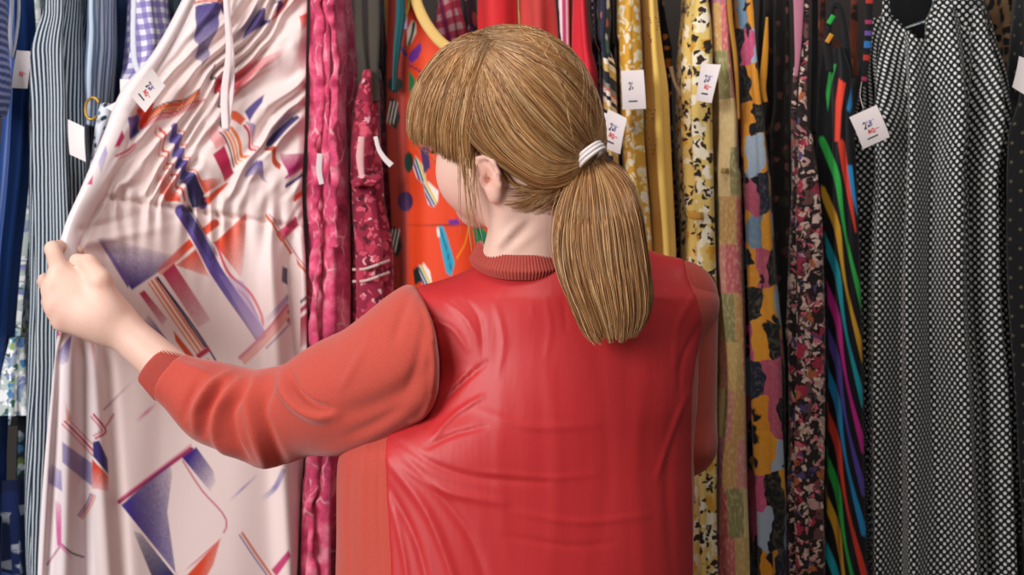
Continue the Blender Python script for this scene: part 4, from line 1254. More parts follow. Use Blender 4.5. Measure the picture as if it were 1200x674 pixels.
    po([(134, 174), (143, 152), (146, 160), (140, 172)], '#c32f66'); bd([(136, 184), (148, 176), (156, 168)], [(0, 2.5, '#cf4565'), (4, 1.5, '#d98a9a')]); po([(102, 214), (109, 204), (108, 216)], '#d6528a')
    po([(115, 190), (124, 172), (126, 182), (118, 206)], '#b3a6ce', fade=((122, 176), (116, 206)))
    bd([(204, 150), (208, 172), (213, 192), (224, 214), (238, 240)], [(0, 11, '#66569a'), (-8, 2, '#d87a60')]); po([(212, 210), (226, 206), (246, 240), (226, 244)], NV)
    bd([(190, 150), (194, 178), (204, 204), (216, 234)], [(0, 2.6, '#d2453a'), (6, 1.8, '#dd7a62')])
    po([(184, 204), (196, 208), (210, 236), (192, 236)], OR, fade=((206, 234), (184, 206)))
    po([(227, 208), (236, 214), (264, 208), (243, 230)], OR, fade=((240, 226), (252, 206)), power=0.45); po([(262, 213), (271, 210), (246, 240), (240, 236)], OR); ln([(240, 231), (264, 212)], 2.4, WH)
    po([(247, 184), (260, 171), (277, 199), (265, 210)], CR); po([(246, 150), (256, 145), (264, 168), (250, 178)], '#e39a9c', fade=((254, 166), (252, 146)))
    bd([(264, 152), (274, 172), (283, 188)], [(-6, 4, '#dd7440'), (-1, 2.4, '#e0925a'), (3, 2.4, '#dd7440'), (7, 1.8, '#3c3238')])
    po([(272, 124), (278, 128), (286, 142), (280, 148), (272, 138)], '#d9582f'); ln([(249, 78), (251, 98), (258, 118), (262, 150)], 2, '#453c4a')
    po([(286, 132), (311, 110), (306, 122), (296, 136), (290, 146)], '#564684'); po([(286, 146), (298, 150), (300, 168), (292, 160)], '#8f82b8', fade=((290, 146), (299, 168)))
    po([(252, 92), (272, 88), (330, 56), (332, 62), (280, 104), (256, 114)], '#d23f50', fade=((254, 102), (330, 56)), power=0.52); ln([(274, 110), (300, 92), (330, 70)], 4, '#d88080', fade=[1, .6, 0])
    po([(350, 22), (362, 16), (362, 30), (350, 40)], '#d8403a', fade=((358, 22), (350, 42)))
    ln([(316, 166), (330, 151), (345, 140)], 8, '#3f3568'); po([(312, 172), (319, 170), (331, 190), (328, 197)], '#b5482c')
    po([(331, 176), (360, 186), (358, 196), (335, 207)], '#a01a5e', fade=((345, 200), (340, 172)), power=0.33); bd([(334, 212), (348, 205), (360, 196)], [(-3, 3, '#b53a80'), (1, 2, WH), (5, 4, '#3d3a70')])
    po([(344, 231), (358, 222), (357, 230), (347, 237)], '#d0452f'); po([(288, 204), (303, 188), (316, 214), (304, 206), (292, 210)], '#6a5a9a', fade=((302, 192), (300, 214)))
    bd([(284, 150), (292, 164), (297, 180)], [(0, 3, '#c03550'), (-4, 2, '#dd8a8a')])
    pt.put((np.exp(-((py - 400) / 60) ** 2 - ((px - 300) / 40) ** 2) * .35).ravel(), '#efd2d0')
    colf = pt.c.reshape(px.shape + (3,)); colb = np.broadcast_to(np.array(lin('#ead2ce')), pxb.shape + (3,))
    C = np.concatenate([colf, colb], 1).reshape(-1, 3)
    m = painted('pink_printed_satin', .5, sheen=.1)
    root = empty('long_dress', P(220, 337, .36) * np.array([1, 1, 0]) + np.array([0, 0, .6]), 'pale pink long dress with purple, orange and crimson print, held out by the person', 'dress')
    mesh_obj('dress_body', V.reshape(-1, 3), grid_faces(len(PY), nc), m, root, col=C)
    vv = V.reshape(-1, 3); touch(vv[vv[:, 0] > P(320, 0, .42)[0]].copy(), False)
    tie = plain('pink_tie', '#ecdadc', .6)
    def ysurf(x, y):
        i = np.argmin(np.abs(PY - y)); j = np.argmin(np.abs(px[i] - x)); return front[i, j, 1]
    strip('waist_tie', [(262, -30), (265, 10), (268, 60), (263, 110), (264, 152)], [5, 6, 7, 9, 8], .3, tie, root, .002, Ys=[ysurf(264, y) - .022 for y in (-30, 30, 70, 110, 150)])
    strip('waist_tie', [(266, -30), (268, 20), (272, 70), (271, 110), (266, 154)], [4, 5, 6, 6, 5], .3, tie, root, .002, Ys=[ysurf(268, y) - .018 for y in (-30, 30, 70, 110, 150)])
    y0 = ysurf(160, 112)
    price_tag(root, [(178, 80), (193.5, 101), (170, 132), (152, 111)], 0, Ys=[y0 - .010, y0 - .008, y0 - .026, y0 - .032])
    # a second, folded corner of card behind the roll
    price_tag(root, [(125, 126), (153, 109), (150, 122), (140, 134)], 0, Ys=[y0 + .02, y0 - .0, y0 + .0, y0 + .01], marks='none', label='white card corner behind the rolled edge')
    return root
# ================================================================== everything hanging on the rail
T0 = -48      # photo y of the cloth tops, above the frame
BOT = 1000
def build_rack():
    G = garment
    # ---------------------------------------------------------------- left: blues
    m = fab('periwinkle_crinkle', pat_stripes('#3f4d86', '#8d97c6', .011, .45, axis=1, wob=.01), .8)
    r = G('blouse', 'periwinkle blue crinkled blouse at the far left edge of the rail', 'blouse', [(T0, -16, 1), (60, -16, 1), (84, -18, 5), (112, -18, 4), (128, -20, 0), (140, -22, -4)], m, 'blouse_body', cy=.40, b=.03, folds=((15, .002, 0, 1),))
    m = fab('royal_satin', lambda s, v: s.mix(s.noise(s.scale(v, (1, .15, 1)), 40, 2).outputs[0], '#0f2f66', '#2150a0'), .42, .05, spec=.4)
    r = G('satin_dress', 'royal blue satin dress with a white strap and a white price tag', 'dress', [(T0, 12, 30), (60, 10, 30), (120, 8, 26), (180, 4, 23), (230, 0, 18), (300, -8, 9), (400, -16, 0), (520, -32, -8), (800, -44, -14)], m, cy=.50, b=.04, folds=((7, .010, 0, 1),))
    wm = plain('white_strap_cloth', '#d9dcea', .7)
    strip('strap', [(15, -48), (14, 0), (12, 40), (14, 66)], [5, 5, 5, 4], .444, wm, r); strip('strap', [(20, -48), (22, 10), (18, 50), (14, 68)], [3, 4, 4, 3], .44, wm, r)
    price_tag(r, [(20, 59), (39.5, 60.5), (32.5, 104), (14, 103)], .435, marks='redonly', label='white price tag with faint red print')
    m = fab('white_blue_floral', pat_floral('#b9c6c4', [('#8fa0b4', 50, .34, .55), ('#eceeee', 44, .34, .6), ('#3f7fae', 40, .28, .35), ('#8aa24c', 42, .26, .32), ('#2d5f4c', 60, .28, .40), ('#eef0f0', 70, .30, .5), ('#7c86b8', 64, .28, .4)], warp=.02), .75)
    r = G('floral_dress', 'white dress with blue and green flower print and a loose lower tier, behind blue satin', 'dress', [(T0, 33, 42), (60, 30, 40), (150, 26, 39), (240, 18, 38), (340, 12, 37), (430, 2, 38), (500, -2, 39)], m, cy=.60, b=.045, folds=((9, .009, 0, 1.2), (4, .006, 1, .6)))
    V, F, uv = tube([(395, 14, 36), (440, 0, 39), (490, -6, 40)], cy=.52, b=.05, folds=((10, .008, .5, 1),), seed=5); mesh_obj('tier', V, F, m, r, uv=uv)
    m2 = fab('dark_blue_floral', pat_floral('#1f2a33', [('#5f7f8a', 34, .26, .45), ('#3f74a8', 30, .22, .3), ('#5f7a3c', 30, .22, .3), ('#a9b4b8', 40, .2, .35)]), .8)
    r = G('floral_skirt', 'dark skirt sprinkled with small blue and green flowers, below the white floral dress', 'skirt', [(430, 24, 40), (500, 24, 40), (674, 22, 40), (780, 22, 41)], m2, 'skirt_body', cy=.60, b=.08, folds=((9, .007, 0, 1),))
    m = fab('navy_leaf', pat_floral('#1c2f66', [('#c9d2e2', 26, .20, .4), ('#16244e', 18, .3, .4)], warp=.03), .7)
    r = G('leaf_print_dress', 'navy dress with white leaf print in the lower left corner', 'dress', [(560, -10, 17), (674, -10, 17), (800, -12, 17)], m, cy=.56, b=.07, folds=((8, .006, 0, 1),))
    m = fab('ticking_stripe', pat_stripes('#16243a', '#c3ced6', .0056, .38, wob=.003, soft=.12), .7)
    r = G('striped_dress', 'long navy dress with narrow white vertical stripes and a blank white tag', 'dress', [(T0, 60, 92), (20, 57, 93), (44, 47, 94), (64, 41, 96), (130, 40, 101), (260, 40, 103), (400, 38, 100), (674, 36, 92), (BOT, 34, 92)], m, cy=.51, b=.10, folds=((8, .011, .4, 1.0), (15, .004, 1, 1)))
    price_tag(r, [(80, 140), (99, 149), (101, 190), (82, 181)], .395, marks='none', label='blank white card price tag')
    m = fab('blue_ticking', pat_stripes('#5d7596', '#c9d4e4', .010, .5, wob=.004), .7)
    r = G('halter_blouse', 'pale blue striped halter top between the navy striped dress and gingham', 'top', [(T0, 105, 122), (40, 105, 121), (90, 104, 117), (125, 106, 114), (150, 106, 112)], m, 'top_body', cy=.48, b=.06, folds=((9, .005, 0, 1),))
    gold = plain('gold_ring', '#b9913a', .35, .1, sheen=0, **{'Metallic': .6})
    th = np.linspace(0, 2 * np.pi, 28)[:-1]; c0 = P(108, 127, .405)
    cord('ring', [c0 + np.array([.010 * math.cos(t) , .004 * math.sin(t), .0165 * math.sin(t)]) for t in np.linspace(.4, 5.6, 22)], .0022, gold, r, n=40)
    m = fab('navy_satin', lambda s, v: s.mix(s.noise(s.scale(v, (1, .2, 1)), 40, 2).outputs[0], '#14264a', '#23447c'), .55)
    r = G('navy_dress', 'plain navy blue dress with pale neck edging behind the striped halter top', 'dress', [(T0, 124, 150), (60, 119, 149), (120, 112, 146), (180, 106, 140), (300, 100, 128), (520, 88, 116), (800, 80, 112)], m, cy=.71, b=.05, folds=((7, .010, 1, 1),))
    ed = fab('white_black_print', pat_floral('#d7dbe6', [('#27364f', 60, .22, .4), ('#4a6a90', 70, .2, .4)]), .7)
    strip('neck_edging', [(138, -48), (132, 0), (126, 24), (119, 58)], [6, 6, 6, 5], .60, ed, r)
    r = G('print_scarf', 'white scarf with dark blue flower sprigs by the gold ring', 'scarf', [(122, 118, 134), (135, 113, 136), (150, 111, 130), (172, 109, 122), (205, 106, 114)], ed, 'scarf_body', cy=.44, b=.03, folds=((7, .004, 0, 1),))
    m = fab('lavender_gingham', pat_check('#e5e2f0', '#a9a0cc', '#8277b4', .0165, .5, .12), .75)
    r = G('gingham_blouse', 'lavender gingham blouse with a white tie hanging over it', 'blouse', [(T0, 152, 190), (20, 150, 194), (50, 149, 198), (80, 148, 190), (95, 144, 172), (102, 146, 160)], m, 'blouse_body', cy=.53, b=.06, folds=((8, .008, 0, 1),))
    strip('tie', [(158, -48), (157, 0), (156, 40), (158, 72), (166, 92)], [6, 6, 6, 7, 6], .42, wm, r)
    price_tag(r, [(141, 93), (161, 93), (158, 114), (142, 115)], .415, marks='none', label='blank white card tag')
    m = plain('slate_cloth', '#33434f', .8)
    r = G('slate_top', 'dark slate grey top behind the lavender gingham', 'top', [(T0, 190, 230), (10, 192, 226), (40, 190, 216), (70, 186, 200)], m, 'top_body', cy=.58, b=.06, folds=((7, .008, 0, 1),))

    # ---------------------------------------------------------------- middle: pinks and reds
    m = fab('pink_batik', pat_batik('#d84a74', '#8f1f48', '#ee8ea4', '#f7c0c8'), .7)
    r = G('ruffled_dress', 'hot pink dress with pale leaf veins and ruffled edge beside the pale pink dress', 'dress', [(T0, 366, 404), (40, 366, 405), (110, 364, 404), (200, 362, 408), (260, 361, 410), (400, 358, 408), (674, 352, 396), (BOT, 346, 400)], m, cy=.53, b=.11, folds=((7, .010, .5, 1), (13, .004, 1, 1)))
    # ruffle: a crinkled edge running down the front
    t = np.linspace(0, 1, 320); nz = lambda f, k: noise2(t * f, t * 0, k) - .5
    strip('ruffle', np.stack([376 + 7 * nz(34, 1) + 7 * nz(11, 2) - 12 * t, -40 + 720 * t], 1), 11 + 9 * nz(46, 3), .41, m, r, thick=.012, n=320, Ys=.418 + .012 * nz(60, 4))
    strip('ruffle', np.stack([391 + 7 * nz(17, 5) + 5 * nz(6, 6), -40 + 330 * t], 1), 9 + 7 * nz(24, 7), .41, m, r, thick=.010, n=260, Ys=.407 + .012 * nz(30, 8))
    strip('care_label', [(375, 180), (374, 200), (377, 216)], [7, 7, 6], .395, plain('label_white', '#dcd0d2', .7), r, .001)
    m = fab('wine_floral', pat_floral('#8f1f3c', [('#c74a63', 62, .32, .5), ('#e0a3ac', 70, .22, .25), ('#5a0f22', 58, .30, .40), ('#d2566a', 90, .28, .45), ('#b5324e', 40, .3, .4)], warp=.025), .75)
    ol = fab('olive_strap', pat_floral('#4a443c', [('#b03a56', 26, .18, .2), ('#3a352f', 20, .3, .4)]), .8)
    r = G('floral_sundress', 'wine red floral sundress with olive brown straps and cream hem stripes', 'dress', [(86, 428, 441), (130, 414, 445), (190, 412, 446), (213, 411, 447), (222, 413, 447), (300, 412, 457), (420, 410, 452), (700, 400, 440)], m, cy=.515, b=.09, folds=((8, .009, .3, 1), (14, .004, 0, 1)))
    strip('strap', [(419, -48), (421, 40), (425, 100), (421, 150)], [10, 10, 11, 13], .44, ol, r, .006); strip('strap', [(437, -48), (438, 30), (437, 80), (440, 120)], [14, 15, 14, 11], .45, ol, r, .008)
    cm = plain('cream_braid', '#cdb4ae', .8)
    for y in (309, 323): strip('hem_braid', [(413, y + 7), (428, y + 6), (446, y), (457, y - 4)], 3.2, .418, cm, r, .003, Ys=[.44, .416, .416, .44])
    strip('knot', [(413, 217), (424, 211), (436, 212), (447, 206)], [10, 13, 12, 9], .412, m, r, .02); 
    strip('bow_end', [(424, 160), (422, 185), (424, 206)], [8, 10, 7], .41, fab('rose_floral', pat_floral('#d9a6a8', [('#c23a55', 40, .28, .5), ('#f0dcd8', 36, .25, .4)]), .75), r, .008)
    strip('ribbon_end', [(440, 160), (444, 175), (451, 186), (459, 194)], [5, 5, 6, 7], .40, plain('white_ribbon', '#e4d9da', .7), r, .001, label='white ribbon end')
    m = fab('dark_mixed', pat_floral('#151419', [('#4a1830', 16, .3, .3), ('#8a4a20', 22, .2, .15), ('#1f3f57', 18, .25, .2)]), .8)
    r = G('dark_print_dress', 'narrow black print dress hanging just left of the orange dress', 'dress', [(T0, 446, 462), (100, 446, 461), (250, 459, 470), (420, 466, 480), (700, 470, 486)], m, cy=.64, b=.08, folds=((6, .006, 0, 1),))
    strip('strap', [(452, -48), (453, 20), (456, 60), (459, 90)], [5, 5, 4, 3], .555, plain('ochre_strap', '#8f6a34', .8), r, .004)
    build_orange()
    r = G('teal_scarf', 'thin teal scarf hanging against the left edge of the orange dress', 'scarf', [(T0, 466, 477), (20, 465, 475), (50, 463, 470), (85, 461, 465), (112, 460, 463)], plain('teal_cloth', '#17565c', .8), 'scarf_body', cy=.445, b=.010, contact=False, folds=((5, .002, 0, 1),))
    m = fab('pink_plaid', pat_check('#efb9bd', '#dd5a70', '#c22a4c', .024, .5, .25, over='#4a2a6e'), .75)
    r = G('plaid_top', 'pink and white plaid top above the crown of the hair', 'top', [(T0, 516, 540), (0, 515, 540), (30, 511, 545), (60, 508, 548), (130, 506, 552), (330, 500, 556)], m, 'top_body', cy=.74, b=.045, contact=False, folds=((7, .008, 0, 1),))
    m = fab('purple_dark_print', pat_floral('#3a1226', [('#c3323e', 26, .3, .4), ('#5a2a7a', 30, .26, .4), ('#d6b0b4', 44, .16, .2)]), .75)
    r = G('print_blouse', 'dark purple and red print blouse just right of the plaid top', 'blouse', [(T0, 541, 556), (20, 546, 560), (60, 549, 566), (300, 556, 570)], m, 'blouse_body', cy=.75, b=.045, contact=False, folds=((6, .005, 0, 1),))
    rd = fab('bright_red', lambda s, v: s.mix(s.noise(s.scale(v, (1, .1, 1)), 60, 2).outputs[0], '#b5141f', '#e02a2e'), .6)
    r = G('red_dress', 'bright red dress hanging behind the top of the hair', 'dress', [(T0, 560, 607), (40, 563, 607), (62, 602, 610), (674, 602, 614)], rd, cy=.53, b=.06, folds=((8, .006, 0, 1),))
    m = plain('salmon_cloth', '#c8433f', .75)
    r = G('salmon_dress', 'muted salmon red dress right of the bright red dress', 'dress', [(T0, 611, 650), (100, 613, 653), (674, 617, 655)], m, cy=.53, b=.06, folds=((6, .012, 0, 1),))
    m = fab('white_pink_stripe', pat_stripes('#b93a66', '#e9dbe2', .0135, .55), .7)
    r = G('ribbon_belt', 'white and pink striped ribbon belt between two red dresses', 'belt', [(T0, 655, 668), (100, 656, 669), (400, 657, 670)], m, 'belt_body', cy=.50, b=.012, folds=((4, .001, 0, 1),))
    m = fab('crimson_cloth', lambda s, v: s.mix(s.noise(s.scale(v, (1, .2, 1)), 50, 2).outputs[0], '#c01228', '#e8303e'), .6)
    r = G('crimson_dress', 'crimson dress with curved armhole edge beside the striped ribbon', 'dress', [(T0, 672, 688), (20, 672, 689), (60, 672, 692), (90, 672, 698), (300, 670, 700), (674, 668, 700)], m, cy=.53, b=.10, folds=((7, .007, 0, 1),))
    m = fab('beaded_black', pat_dots('#17131a', '#8a7a88', .0075, .28), .6)
    r = G('beaded_scarf', 'thin black beaded scarf left of the striped navy strap', 'scarf', [(T0, 690, 698), (60, 693, 700), (140, 698, 704), (300, 702, 708)], m, 'scarf_body', cy=.47, b=.015, folds=((4, .001, 0, 1),))
    def navy(s, v):
        x, y, _ = s.xyz(v)
        fl = s.blobs(s.blobs(s.blobs('#182038', s.warp(v, 60, .01), '#dfe2e6', 32, .28, .45, 1), s.warp(v, 60, .01), '#3f7a68', 36, .24, .3, 2), s.warp(v, 60, .01), '#c8664e', 34, .2, .2, 3)
        yy = s.math('ADD', y, s.math('MULTIPLY', x, .35))
        f = s.math('FRACT', s.math('DIVIDE', yy, .062))
        st = s.ramp(f, [(0, '#181c2c'), (.18, '#cfae62'), (.36, '#e9dcc8'), (.50, '#181c2c'), (.60, '#e6d8cf'), (.72, '#c96a50'), (.80, '#7d8a86'), (.90, '#181c2c')])
        return s.mix(s.math('GREATER_THAN', y, -.150), st, fl)
    m = fab('navy_floral_stripe', navy, .7)
    r = G('patterned_dress', 'navy dress, floral above and striped below, with two folded tags by the ponytail', 'dress', [(T0, 702, 716), (20, 700, 716), (55, 699, 713), (80, 700, 720), (120, 704, 721), (150, 706, 722), (220, 705, 724), (400, 700, 730), (674, 700, 734)], m, cy=.50, b=.07, folds=((6, .005, 0, 1),))
    price_tag(r, [(705, 131), (713, 134), (707, 172), (697, 164)], .395, marks='none', label='folded white card tag seen at an angle')
    price_tag(r, [(713.4, 128), (735, 139), (727, 181), (700, 170)], .385, label='white card price tag with dark and red printed mark', Ys=[.388, .382, .382, .390], bow=.006)
    m = plain('taupe_cloth', '#6a5038', .8)
    r = G('taupe_top', 'taupe brown top squeezed left of the mustard floral dress', 'top', [(T0, 713, 722), (60, 714, 723), (130, 716, 724), (300, 720, 727)], m, 'top_body', cy=.57, b=.09, folds=((6, .004, 0, 1),))
    m = fab('mustard_floral', pat_floral('#dca233', [('#f3e4c2', 50, .34, .5), ('#f0d48a', 70, .30, .5), ('#f6ecd8', 90, .28, .45)], warp=.02), .75)
    r = G('mustard_dress', 'mustard yellow dress with cream flower print and white price tag', 'dress', [(T0, 722, 750), (60, 723, 752), (150, 725, 754), (300, 727, 762), (674, 724, 764)], m, cy=.53, b=.10, folds=((9, .007, 0, 1), (15, .003, 0, 1)))
    price_tag(r, [(727.5, 83), (754, 82), (757, 127.5), (729.5, 128.5)], .408, marks='faint', label='white card price tag with faint grey print')
    m = fab('plain_yellow', lambda s, v: s.mix(s.noise(s.scale(v, (1, .15, 1)), 40, 2).outputs[0], '#e4b850', '#f0cd74'), .7)
    r = G('yellow_dress', 'plain yellow dress with dotted heart stitching, next to the dark gap in the rail', 'dress', [(T0, 754, 770), (0, 754, 771), (60, 755, 776), (110, 756, 783), (200, 758, 787), (300, 764, 790), (674, 768, 793)], m, cy=.55, b=.10, folds=((6, .004, .6, 1),))
    sbm = plain('stitch_brown', '#7a4a24', .7)
    for (cx_, cy_, sx, sy) in ((763, 32, 9, 16), (765, 150, 9, 30)):
        Vh, Fh = [], []
        for k in range(26):
            t = 2 * math.pi * k / 26; c = P(cx_ + sx * .95 * math.sin(t) ** 3, cy_ - sy * (.81 * math.cos(t) - .31 * math.cos(2 * t) - .125 * math.cos(3 * t) - .06 * math.cos(4 * t)), .452); o = len(Vh)
            for q in range(8): Vh.append(c + np.array([math.sin(q * math.pi / 4) * .0011, 0, math.cos(q * math.pi / 4) * .0011]))
            Vh.append(c + np.array([0, -.0012, 0])); Fh += [(o + i, o + (i + 1) % 8, o + 8) for i in range(8)]
        mesh_obj('heart_stitching', Vh, Fh, sbm, r)
    m = fab('black_orange_print', pat_floral('#17110f', [('#b5672c', 60, .26, .45), ('#d29a58', 70, .2, .25)]), .75)
    r = G('print_strap', 'black and orange print strap looped at the right of the yellow dress', 'strap', [(T0, 772, 778), (0, 773, 779), (40, 775, 785), (60, 776, 789), (85, 779, 787), (140, 782, 788), (300, 788, 794), (674, 788, 794)], m, 'strap_body', contact=False, cy=.68, b=.025, folds=((4, .002, 0, 1),))
    strip('tie_end', [(786, 78), (790, 95), (795, 106), (801, 113)], [5, 4, 4, 7], .50, plain('beige_tie', '#a98e76', .8), r, .003)

    # ---------------------------------------------------------------- right: prints and blacks
    m = fab('yellow_black_floral', pat_floral('#e2c470', [('#f1e7cc', 34, .38, .6), ('#f4ead4', 46, .30, .4), ('#d99e2c', 36, .30, .35), ('#2a1d18', 60, .28, .40), ('#3a2620', 85, .30, .42)], warp=.03), .75)
    r = G('floral_maxi_dress', 'yellow and cream dress with dark flower sprigs, right of the dark gap', 'dress', [(T0, 809, 831), (0, 810, 830), (40, 807, 834), (120, 806, 833), (246, 808, 834), (256, 809, 834), (400, 806, 836), (560, 808, 836), (674, 808, 838), (BOT, 804, 842)], m, cy=.53, b=.10, folds=((8, .008, 0, 1), (14, .003, 0, 1)))
    strip('waistband', [(806, 251), (820, 253), (835, 251)], 9, .425, plain('ochre_band', '#d59f34', .7), r, .006, Ys=[.47, .420, .47])
    price_tag(r, [(822, 74.5), (845, 76), (834, 121), (815.5, 118)], .405, Ys=[.41, .405, .395, .408], bow=.006)
    cols = ['#c8646c', '#c9a868', '#b8708a', '#b8454e', '#d9bc84', '#8f8a5a', '#d08a80', '#c79a5e']
    m = fab('patchwork', pat_patch(cols, .026, .072, 5, .4), .8)
    r = G('patchwork_dress', 'patchwork dress of pink, sand, crimson and mauve squares', 'dress', [(T0, 832, 850), (60, 834, 854), (110, 840, 858), (150, 840, 862), (196, 838, 862), (206, 837, 865), (300, 836, 866), (450, 846, 868), (560, 838, 872), (674, 838, 878), (BOT, 836, 886)], m, cy=.53, b=.10, folds=((8, .008, 1, 1), (13, .003, 0, 1)))
    strip('waistband', [(836, 198), (850, 200), (864, 198)], 6, .425, plain('sand_band', '#b99a58', .8), r, .006, Ys=[.48, .420, .48])
    cols = ['#d58a1e', '#1d2238', '#9fb2c4', '#c8527c', '#e09a2a', '#141519', '#b7546e', '#6f8ea6', '#17181d', '#d98f24']
    m = fab('artist_print', lambda s, v: s.blobs(pat_patch(cols, .024, .055, 9, .1)(s, s.warp(v, 20, .05)), s.warp(v, 40, .04), '#14151c', 34, .32, .36, 4), .75)
    r = G('abstract_dress', 'orange, blue and rose abstract print dress with black blotches', 'dress', [(T0, 858, 880), (60, 862, 884), (150, 868, 893), (220, 867, 900), (300, 868, 903), (450, 872, 914), (674, 880, 918), (BOT, 880, 922)], m, cy=.54, b=.11, folds=((7, .011, 0, 1), (13, .004, 0, 1)))
    strip('strap', [(852, -48), (856, 20), (862, 70), (866, 140)], [6, 6, 5, 3], .43, plain('amber_strap', '#b8822e', .8), r, .005); strip('strap', [(899, 20), (897, 60), (894, 100), (897, 120)], [3, 7, 9, 6], .44, plain('orange_strap', '#cf8a22', .8), r, .005)
    m = fab('dark_rose_print', pat_floral('#17100f', [('#4a2a24', 30, .28, .45), ('#6b3f3a', 46, .24, .3), ('#2b2a1e', 28, .28, .4)]), .8)
    r = G('dark_floral_dress', 'very dark brown floral dress in the shadow left of the rose print dress', 'dress', [(T0, 908, 924), (120, 907, 922), (170, 902, 924), (300, 904, 922), (500, 914, 930), (700, 918, 934)], m, cy=.58, b=.10, folds=((7, .008, 0, 1),))
    m = fab('rose_print', pat_floral('#2c1e20', [('#6b4a48', 34, .36, .6), ('#c09a90', 44, .32, .5), ('#a8324a', 34, .30, .32), ('#e0c4b6', 62, .30, .42), ('#5a4a7a', 42, .26, .18), ('#b5653e', 46, .26, .18), ('#1c2218', 52, .28, .40), ('#d8b8aa', 92, .30, .40), ('#d56a7c', 80, .26, .25), ('#201618', 100, .26, .35)], warp=.03), .75)
    r = G('rose_print_dress', 'dark dress crowded with pink and cream roses, left of the rainbow striped dress', 'dress', [(150, 927, 933), (158, 926, 950), (200, 925, 957), (300, 921, 961), (420, 918, 962), (560, 914, 962), (674, 912, 964), (BOT, 908, 968)], m, cy=.52, b=.10, folds=((8, .010, 0, 1), (14, .004, 0, 1)))
    strip('strap', [(936, -48), (936, 10), (935, 60), (933, 90)], [13, 13, 9, 4], .44, plain('rose_strap', '#c07a92', .75), r, .004)
    strip('strap', [(934, 66), (931, 110), (930, 156)], [6, 6, 7], .445, m, r, .005); strip('strap', [(945, -48), (944, 40), (941, 100), (940, 156)], [7, 7, 9, 12], .445, m, r, .005); strip('strap', [(955, -48), (955, 60), (953, 156)], [7, 8, 7], .47, plain('black_strap', '#131215', .8), r, .005)
    strip('neck_edging', [(927, 152), (936, 160), (950, 157)], 4, .424, m, r, .006, Ys=[.44, .418, .44])
    build_rainbow()
    m = plain('black_crepe', '#141317', .8)
    r = G('black_crepe_dress', 'plain black dress with a strap of coloured bands, between rainbow and polka dot dresses', 'dress', [(70, 1010, 1018), (95, 1004, 1022), (130, 1005, 1024), (200, 1004, 1022), (420, 1008, 1022), (700, 1013, 1022)], m, cy=.67, b=.08, folds=((6, .004, 0, 1),))
    def bnd(s, v):
        x, y, _ = s.xyz(v); f = s.math('FRACT', s.math('DIVIDE', y, .085))
        return s.ramp(f, [(0, '#121116'), (.22, '#b5342a'), (.32, '#121116'), (.44, '#2d6fb0'), (.56, '#121116'), (.66, '#6a4a9a'), (.74, '#121116'), (.86, '#a5305f'), (.93, '#121116')])
    strip('strap', [(1021, -48), (1019, 0), (1017, 50), (1012, 100)], [8, 9, 9, 7], .45, fab('banded_strap', bnd, .75), r, .005)
    price_tag(r, [(995, 137.5), (1027, 123), (1042.5, 160.5), (1011, 175)], .39, label='square white card price tag with blue and red printed mark', string=[(1012, 128, .39), (1008, 112, .41), (1010, 95, .45)])
    m = fab('polka_dot', pat_dots('#0e0d10', '#dcdedb', .0083, .30), .6)
    lining = plain('black_lining', '#101013', .85)
    r = G('polka_dot_dress', 'long black dress with white polka dots, widest garment on the right', 'dress', [(14, 1034, 1160), (40, 1032, 1168), (90, 1030, 1174), (150, 1031, 1172), (205, 1030, 1166), (260, 1026, 1170), (350, 1021, 1176), (480, 1018, 1190), (600, 1016, 1196), (674, 1014, 1199), (BOT, 1008, 1212)], m,
          cy=.50, b=.075, dth=.004, step=5, folds=((10, .022, .4, .6), (19, .007, 1, .8)), seed=4, cut=[(1042, -60), (1042, 17), (1062, 34), (1084, 49), (1096, 20), (1104, -60)])
    strip('strap', [(1037, -48), (1038, -10), (1039, 22)], [7, 7, 10], .44, m, r, .006)
    strip('bodice_front', [(1122, -48), (1124, -10), (1122, 30), (1110, 70)], [44, 56, 78, 60], .436, m, r, .012, curl=.03)
    V, F, uv = tube([(-30, 1040, 1112), (40, 1036, 1140), (110, 1034, 1160)], cy=.545, b=.02, folds=((6, .003, 0, 1),)); mesh_obj('lining', V, F, lining, r, uv=uv)
    hk = plain('hook_steel', '#9aa3a6', .3, .1, sheen=0, **{'Metallic': .9})
    hgr = empty('clothes_hanger', P(1091, 30, .50), 'steel hanger hook showing above the polka dot dress neckline', 'hanger')
    cord('hook', [P(1089, -46, .50), P(1091, -20, .50), P(1094, 5, .49), P(1095, 24, .49)], .0022, hk, hgr)
    cord('shoulder_bar', [P(1048, 40, .515), P(1072, 30, .505), P(1095, 24, .49), P(1118, 30, .505), P(1140, 42, .515)], .004, hk, hgr)
    m = fab('leopard_print', pat_leopard('#8a6a48', '#17110e', '#5f452f', 52), .75)
    r = G('leopard_blouse', 'brown leopard print blouse behind the polka dot dress', 'blouse', [(T0, 1160, 1206), (60, 1166, 1206), (130, 1172, 1206), (220, 1166, 1198), (330, 1172, 1196), (420, 1178, 1196)], m, 'blouse_body', cy=.71, b=.06, folds=((8, .008, 0, 1),))
    price_tag(r, [(1194, 66), (1212, 72), (1202, 112), (1186, 102)], .365, marks='none', label='white card price tag cut by the edge of view')
    m = fab('dotted_black', pat_dots('#0f0e11', '#55503c', .020, .12), .85)
    r = G('black_dress', 'black dress with sparse dim dots at the right edge of the rail', 'dress', [(T0, 1216, 1240), (110, 1206, 1240), (160, 1192, 1240), (300, 1186, 1240), (500, 1196, 1240), (700, 1204, 1240)], m, cy=.46, b=.08, folds=((8, .008, 0, 1),))

